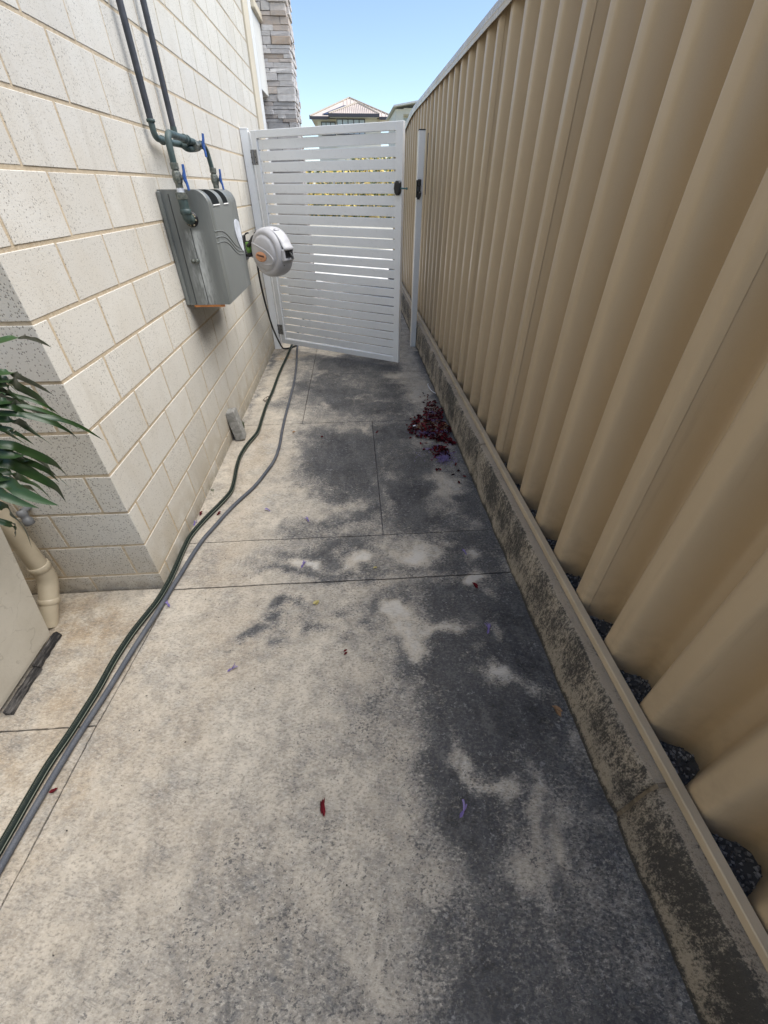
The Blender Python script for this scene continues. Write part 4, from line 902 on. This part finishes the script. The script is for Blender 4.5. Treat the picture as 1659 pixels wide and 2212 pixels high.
singles=[((-.152,.393),'red',1.6,'long crimson petal bundle lying alone in the middle of the near slab',2.2),((-.962,.486),'red',.2,'dark maroon petal touching the grey hose low at the left edge',1.0),((.499,1.195),'red',2.2,'red folded petal on the pale patch near the kerb below the cross joint',1.5),((-.897,1.816),'red',1.1,'red petal at the wall foot beside two purple flowers',1.2),((-.799,1.81),'red',1.0,'red petal lying between the green and grey hoses',1.2),((-.274,2.66),'red',.1,'reddish brown petal on the slab centre behind the chalk scratch',1.0),((.133,2.704),'red',.4,'dark red petal just right of the lengthwise joint',1.0),((-.092,.898),'red',.3,'thin red petal fragment left of the big dark stain',.8),((.622,2.22),'red',.8,'small red petal close to the kerb just past the purple threads',1.0),((.645,2.08),'red',2.6,'second single red petal at the kerb, nearer the camera than its neighbour',1.2),((.60,2.02),'red',1.2,'nearest single red petal on the pale patch by the kerb',1.2),((.44,2.43),'red',.7,'red petal left of the purple tangle, beside pale threads',1.2),((.50,2.32),'red',.2,'red petal just in front of the purple tangle',1.2),
((-.518,.854),'purple',.5,'purple flower lying alone on the pale left part of the near slab',1.1),((-.528,1.821),'purple',2.4,'purple flower to the right of the grey hose bend',1.1),((-.30,1.72),'purple',1.9,'purple flower above the cross joint near the slab middle',1.1),((-.296,1.379),'purple',1.2,'purple flower tuft between the two close cross joints',1.3),((.495,.96),'purple',1.1,'bright purple flower on the black stain near the kerb',1.4),((.255,.355),'purple',.8,'purple flower lying low right on the dark stain',1.3),((-.862,1.184),'purple',2.2,'purple flower resting against the grey hose near the wall corner',1.3),((-.905,1.73),'purple',1.5,'purple flower tuft squeezed between green hose and wall foot',1.3),((.50,1.41),'purple',1.7,'pale purple flower on the white patch close to the kerb',1.1),
((-.48,2.745),'tan',.6,'pale tan curled leaf to the right of the grey hose',1.2),((-.218,1.151),'yleaf',.8,'small yellow leaf lying on the near slab below the joint',1.3),((.045,1.335),'yleaf',.2,'tiny pale yellow leaf under the smaller white patch',.9),((.645,.62),'tan',2.2,'pale tan leaf sliver standing at the kerb foot near the camera',1.7)]
for (c,kind,a,label,sc_) in singles:
    V=[];F=[];S=[]
    if kind=='purple':
        for k in range(7):
            A=a+random.uniform(-.55,.55); l=random.uniform(.012,.024)*sc_; q=len(V); w_=.0016
            for i in range(4):
                u=i/3; x=c[0]+math.cos(A+.3*u)*l*u; y=c[1]+math.sin(A+.3*u)*l*u; z_=.003+.007*math.sin(u*2.2)*random.uniform(.6,1.2)+.001
                V+=[(x-math.sin(A)*w_,y+math.cos(A)*w_,z_),(x+math.sin(A)*w_,y-math.cos(A)*w_,z_+.001)]
            for i in range(3): F.append((q+2*i,q+2*i+1,q+2*i+3,q+2*i+2))
            S+=[random.random()]*8
        petal_geo(V,F,S,(c[0]-math.cos(a)*.006*sc_,c[1]-math.sin(a)*.006*sc_,.002),a,.018*sc_,.007*sc_,.3,.008)
        o=shade_obj('purple_flower',V,F,S,M['purple'])
    else:
        nn=5 if sc_>2 else 2
        for k in range(nn): petal_geo(V,F,S,(c[0]+random.uniform(-.004,.004),c[1]+random.uniform(-.006,.006),.001+.004*k*(nn<4)+.002*k),a+random.uniform(-.35,.35),.022*sc_ if sc_<2 else .040,.010*sc_ if sc_<2 else .008,random.uniform(.25,.8) if kind!='tan' else .5,.007)
        o=shade_obj({'red':'red_petal','tan':'dry_leaf','yleaf':'yellow_leaf'}[kind],V,F,S,M[kind])
    tag(o,label,'petal' if kind=='red' else ('flower' if kind=='purple' else 'leaf'),group={'red':'single red petals on the path','purple':'single purple flowers on the path'}.get(kind,'loose leaves on the path'))
V=[];F=[];S=[]
for k in range(150):
    x=random.uniform(-.9,.65); y=random.choice([random.uniform(.1,2),random.uniform(1,4.5)]); petal_geo(V,F,S,(x,y,.0),random.uniform(0,6.3),random.uniform(.003,.009),random.uniform(.002,.004),random.random()*.5,.003)
tag(shade_obj('debris_specks',V,F,S,plain('speck_dark',(.03,.026,.022),.9)),'small dark crumbs of leaf litter scattered over the path','litter',kind='stuff')
b=MB(); b.tube(spline([(.655,3.62,.006),(.640,3.55,.02),(.655,3.45,.010),(.682,3.38,.012)],6),.0035,6)
tag(b.build('pale_cord',M['tape']),'short pale cord curled at the kerb foot near the gate','cord')

# ------------------------------------------------------------------ street scene beyond the gate
gw=MB(); gw.bbox(-14,14,14.3,14.55,-.05,.72,.01); tag(gw.build('garden_wall',M['wallwhite']),'low cream garden wall across the forecourt seen through the gate slats','wall')
def leafmass(name,x0,x1,y0,y1,z0,z1,n,s,mat,fl):
    V=[];F=[];S=[]
    for k in range(n):
        x=random.uniform(x0,x1); y=random.uniform(y0,y1); zt_=z1+.16*math.sin(x*1.9)+.08*math.sin(x*6.1); z_=random.uniform(z0,zt_); q=len(V)
        u=Vector((random.gauss(0,1),random.gauss(0,1),random.gauss(0,1))).normalized(); w_=u.orthogonal().normalized(); l=s*random.uniform(.6,1.3); p=Vector((x,y,z_))
        V+=[p-u*l,p+w_*l*.5,p+u*l,p-w_*l*.5]; F.append((q,q+1,q+2,q+3)); S+=[.5+.5*random.random() if random.random()<fl else .49*random.random()]*4
    return shade_obj(name,V,F,S,mat)
tag(leafmass('flower_hedge',-4.5,5,14.8,16.4,.1,2.0,16000,.075,M['flower'],.5),'yellow flowering hedge behind the low garden wall, seen through the gate','hedge')
bal=tag(empty('balustrade',(.9,12,0)),'dark metal balustrade seen through the right half of the gate slats','railing'); BL=Matrix.Translation((-.9,-12,0))
b=MB(); b.box(.1,2.4,12,12.04,.92,.97); b.box(.1,2.4,12,12.04,.08,.12); b.build('handrail',M['darkmetal'],bal).matrix_parent_inverse=BL
q=MB(); q.box(-.008,.008,-.008,.008,.12,.92); bm_=q.mesh('baluster',M['darkmetal'])
for k in range(24): o=bpy.data.objects.new('baluster',bm_); o.location=(.12+k*.098,12.02,0); o.matrix_parent_inverse=BL; link(o,bal)
# far house with hipped roof
HY=70.0; f=HY/32.0
def hz(z): return 1.42+(z-1.42)*f
fh=tag(empty('far_house',(0,HY,0)),'two storey cream house with hipped metal roof across the street','house'); FH=Matrix.Translation((0,-HY,0))
def fp(b,name,mat,parent=fh,fix=False):
    o=b.build(name,mat,parent,fix)
    if parent is fh: o.matrix_parent_inverse=FH
    return o
ez=hz(4.50); ez2=hz(4.585)
X0,X1=-2.0*f,2.45*f
b=MB(); b.box(-1.63*f,2.0*f,HY,HY+11,0,ez-.1); b.box(-.56*f,1.10*f,HY-1.0,HY+.0,0,ez2-.22); b.box(1.1*f,1.75*f,HY-.6,HY+.002,0,ez2-.25); wl_=fp(b,'wall',M['houseface'])
ax,az=.364*f*74.6/70,1.42+(5.29-1.42)*74.6/32
b=MB(); y0,y1=HY-1.0,HY+12
b.add([(X0,y0,ez),(X1+.5,y0,ez),(X1+.5,y1,ez),(X0,y1,ez),(ax-.3,y0+5.6,az),(ax+.3,y1-5.6,az)],[(0,1,4),(1,2,5,4),(2,3,5),(3,0,4,5),(3,2,1,0)]); rf=fp(b,'roof',M['roofmetal'])
b=MB(); hx0,hx1=-.93*f,1.83*f; hax,haz=.68*f*71.4/70,1.42+(5.10-1.42)*71.4/32; yf=HY-2.2
b.add([(hx0,yf,ez2-.06),(hx1,yf,ez2-.06),(hx1,HY+3.5,ez2-.06),(hx0,HY+3.5,ez2-.06),(hax,yf+3.6,haz),(hax,HY+3.5,haz)],[(0,1,4),(1,2,5,4),(3,0,4,5),(3,2,1,0)]); rf2=fp(b,'front_roof',M['roofmetal'])
b=MB()
for k in range(1,26):   # standing ribs on the front hip
    u=k/26; xb=hx0+(hx1-hx0)*u; tt=min(u/((hax-hx0)/(hx1-hx0)),(1-u)/((hx1-hax)/(hx1-hx0))); xt=xb+(0)*tt
    b.tube([(xb,yf,ez2-.02),(xb,yf+3.6*tt,ez2-.06+(haz-ez2+.06)*tt+.04)],.05,4)
fp(b,'roof_ribs',M['roofmetal'],rf2)
b=MB()
for k in range(2,22):
    u=k/22; xb=X0+(X1+.5-X0)*u; tt=min(u/((ax-.3-X0)/(X1+.5-X0)),(1-u)/((X1+.5-ax+.3)/(X1+.5-X0)))
    if xb>-.2*f: b.tube([(xb,y0,ez+.03),(xb,y0+5.6*tt,ez+(az-ez)*tt+.04)],.05,4)
fp(b,'roof_ribs',M['roofmetal'],rf)
b=MB()
def ridge(p,q,mt=None): b.tube([p,q],.10,6)
ridge((hx0,yf,ez2-.02),(hax,yf+3.6,haz+.04)); ridge((hx1,yf,ez2-.02),(hax,yf+3.6,haz+.04)); ridge((X0,y0,ez+.04),(ax-.3,y0+5.6,az+.04)); ridge((X1+.5,y0,ez+.04),(ax-.3,y0+5.6,az+.04)); fp(b,'ridge_cap',plain('ridge_cap',(.42,.36,.28),.5))
b=MB(); b.bbox(hx0-.05,hx1+.05,yf-.16,yf-.01,ez2-.34,ez2-.02,.02); b.bbox(X0-.05,hx0-.1,y0-.16,y0-.01,ez-.26,ez+.02,.02); b.bbox(hx1+.06,X1+.5,y0-.16,y0-.01,ez-.26,ez+.02,.02); fp(b,'gutter',M['gutter'])
b=MB(); b.box(hx0+.1,hx1-.1,yf,HY-.9,ez2-.30,ez2-.24); b.box(X0+.2,hx0,y0,HY+.2,ez-.25,ez-.2); fp(b,'soffit',M['fasciawhite'])
nrm=Vector((0,-(az-ez),5.6)).normalized()
b=MB(); pA=Vector((X0+1.0,y0+.35,ez)); 
def onroof(u,v_): return Vector((X0+(hx0-X0)*1.25*u+.5, y0+5.6*v_, ez+(az-ez)*v_+.07))
b.add([onroof(.35,.06),onroof(1.25,.06),onroof(1.9,.52),onroof(1.25,.52)],[(0,1,2,3)]); V=[v_ for v_ in b.v]; b.add([(x,y,z_+.05) for x,y,z_ in V],[(0,1,2,3)]); b.add(V+[(x,y,z_+.05) for x,y,z_ in V],[(0,1,5,4),(1,2,6,5),(2,3,7,6),(3,0,4,7)]); fp(b,'dark_roof_patch',M['roofpatch'],fix=True)  # flat dark patch laid over the left part of the roof slope
def win(x0,x1,z0,z1,n,yw):
    b=MB(); fr=.09; b.bbox(x0,x1,yw-.08,yw-.002,z1-fr,z1,.01); b.bbox(x0,x1,yw-.08,yw-.002,z0,z0+fr,.01)
    for k in range(n+1):
        xx=x0+(x1-x0-fr)*k/n; b.bbox(xx,xx+fr,yw-.08,yw-.003,z0+fr,z1-fr,.01)
    o=fp(b,'window',M['gutter'])
    q=MB(); q.box((x1-x0-fr)/n*.5-((x1-x0-fr)/n-fr)/2,(x1-x0-fr)/n*.5+((x1-x0-fr)/n-fr)/2,-.03,-.004,z0+fr,z1-fr); pm=q.mesh('pane',M['glass'])
    for k in range(n):
        p=bpy.data.objects.new('pane',pm); p.location=(x0+fr*.5+(x1-x0-fr)*k/n,yw,0); link(p,o)
win(-1.42*f,-.60*f,hz(3.75),ez-.36,3,HY); win(-.53*f,1.07*f,hz(3.75),ez2-.36,5,HY-1.0)
# second house at the right with a flat skillion roof
sh_=tag(empty('neighbour_house',(9,50,0)),'cream house corner with pale skillion roof showing above the far end of the fence','house'); SH=Matrix.Translation((-9,-50,0)); g=50/30.
def hz2(z): return 1.42+(z-1.42)*g
b=MB(); xa=2.66*g; b.box(xa,xa+.70,50,58,0,hz2(4.66)); b.box(xa+.70,xa+8,51.4,58,0,hz2(4.66)); b.box(xa+.70,xa+8,50.002,51.4,hz2(4.475),hz2(4.70)); o=b.build('wall',M['houseface'],sh_); o.matrix_parent_inverse=SH
b=MB(); b.add([(2.49*g,49.3,hz2(4.70)),(xa+8,49.3,hz2(5.4)),(xa+8,59,hz2(5.4)),(2.49*g,59,hz2(4.70)),(2.52*g,49.3,hz2(4.77)),(xa+8,49.3,hz2(5.48)),(xa+8,59,hz2(5.48)),(2.52*g,59,hz2(4.77))],[(0,1,5,4),(1,2,6,5),(2,3,7,6),(3,0,4,7),(4,5,6,7),(3,2,1,0)]); o=b.build('roof',M['fasciawhite'],sh_,fix=True); o.matrix_parent_inverse=SH
b=MB(); b.box(xa+.72,xa+7.9,51.35,51.39,1.2,hz2(4.40)); o=b.build('recess_glass',M['glass'],sh_); o.matrix_parent_inverse=SH
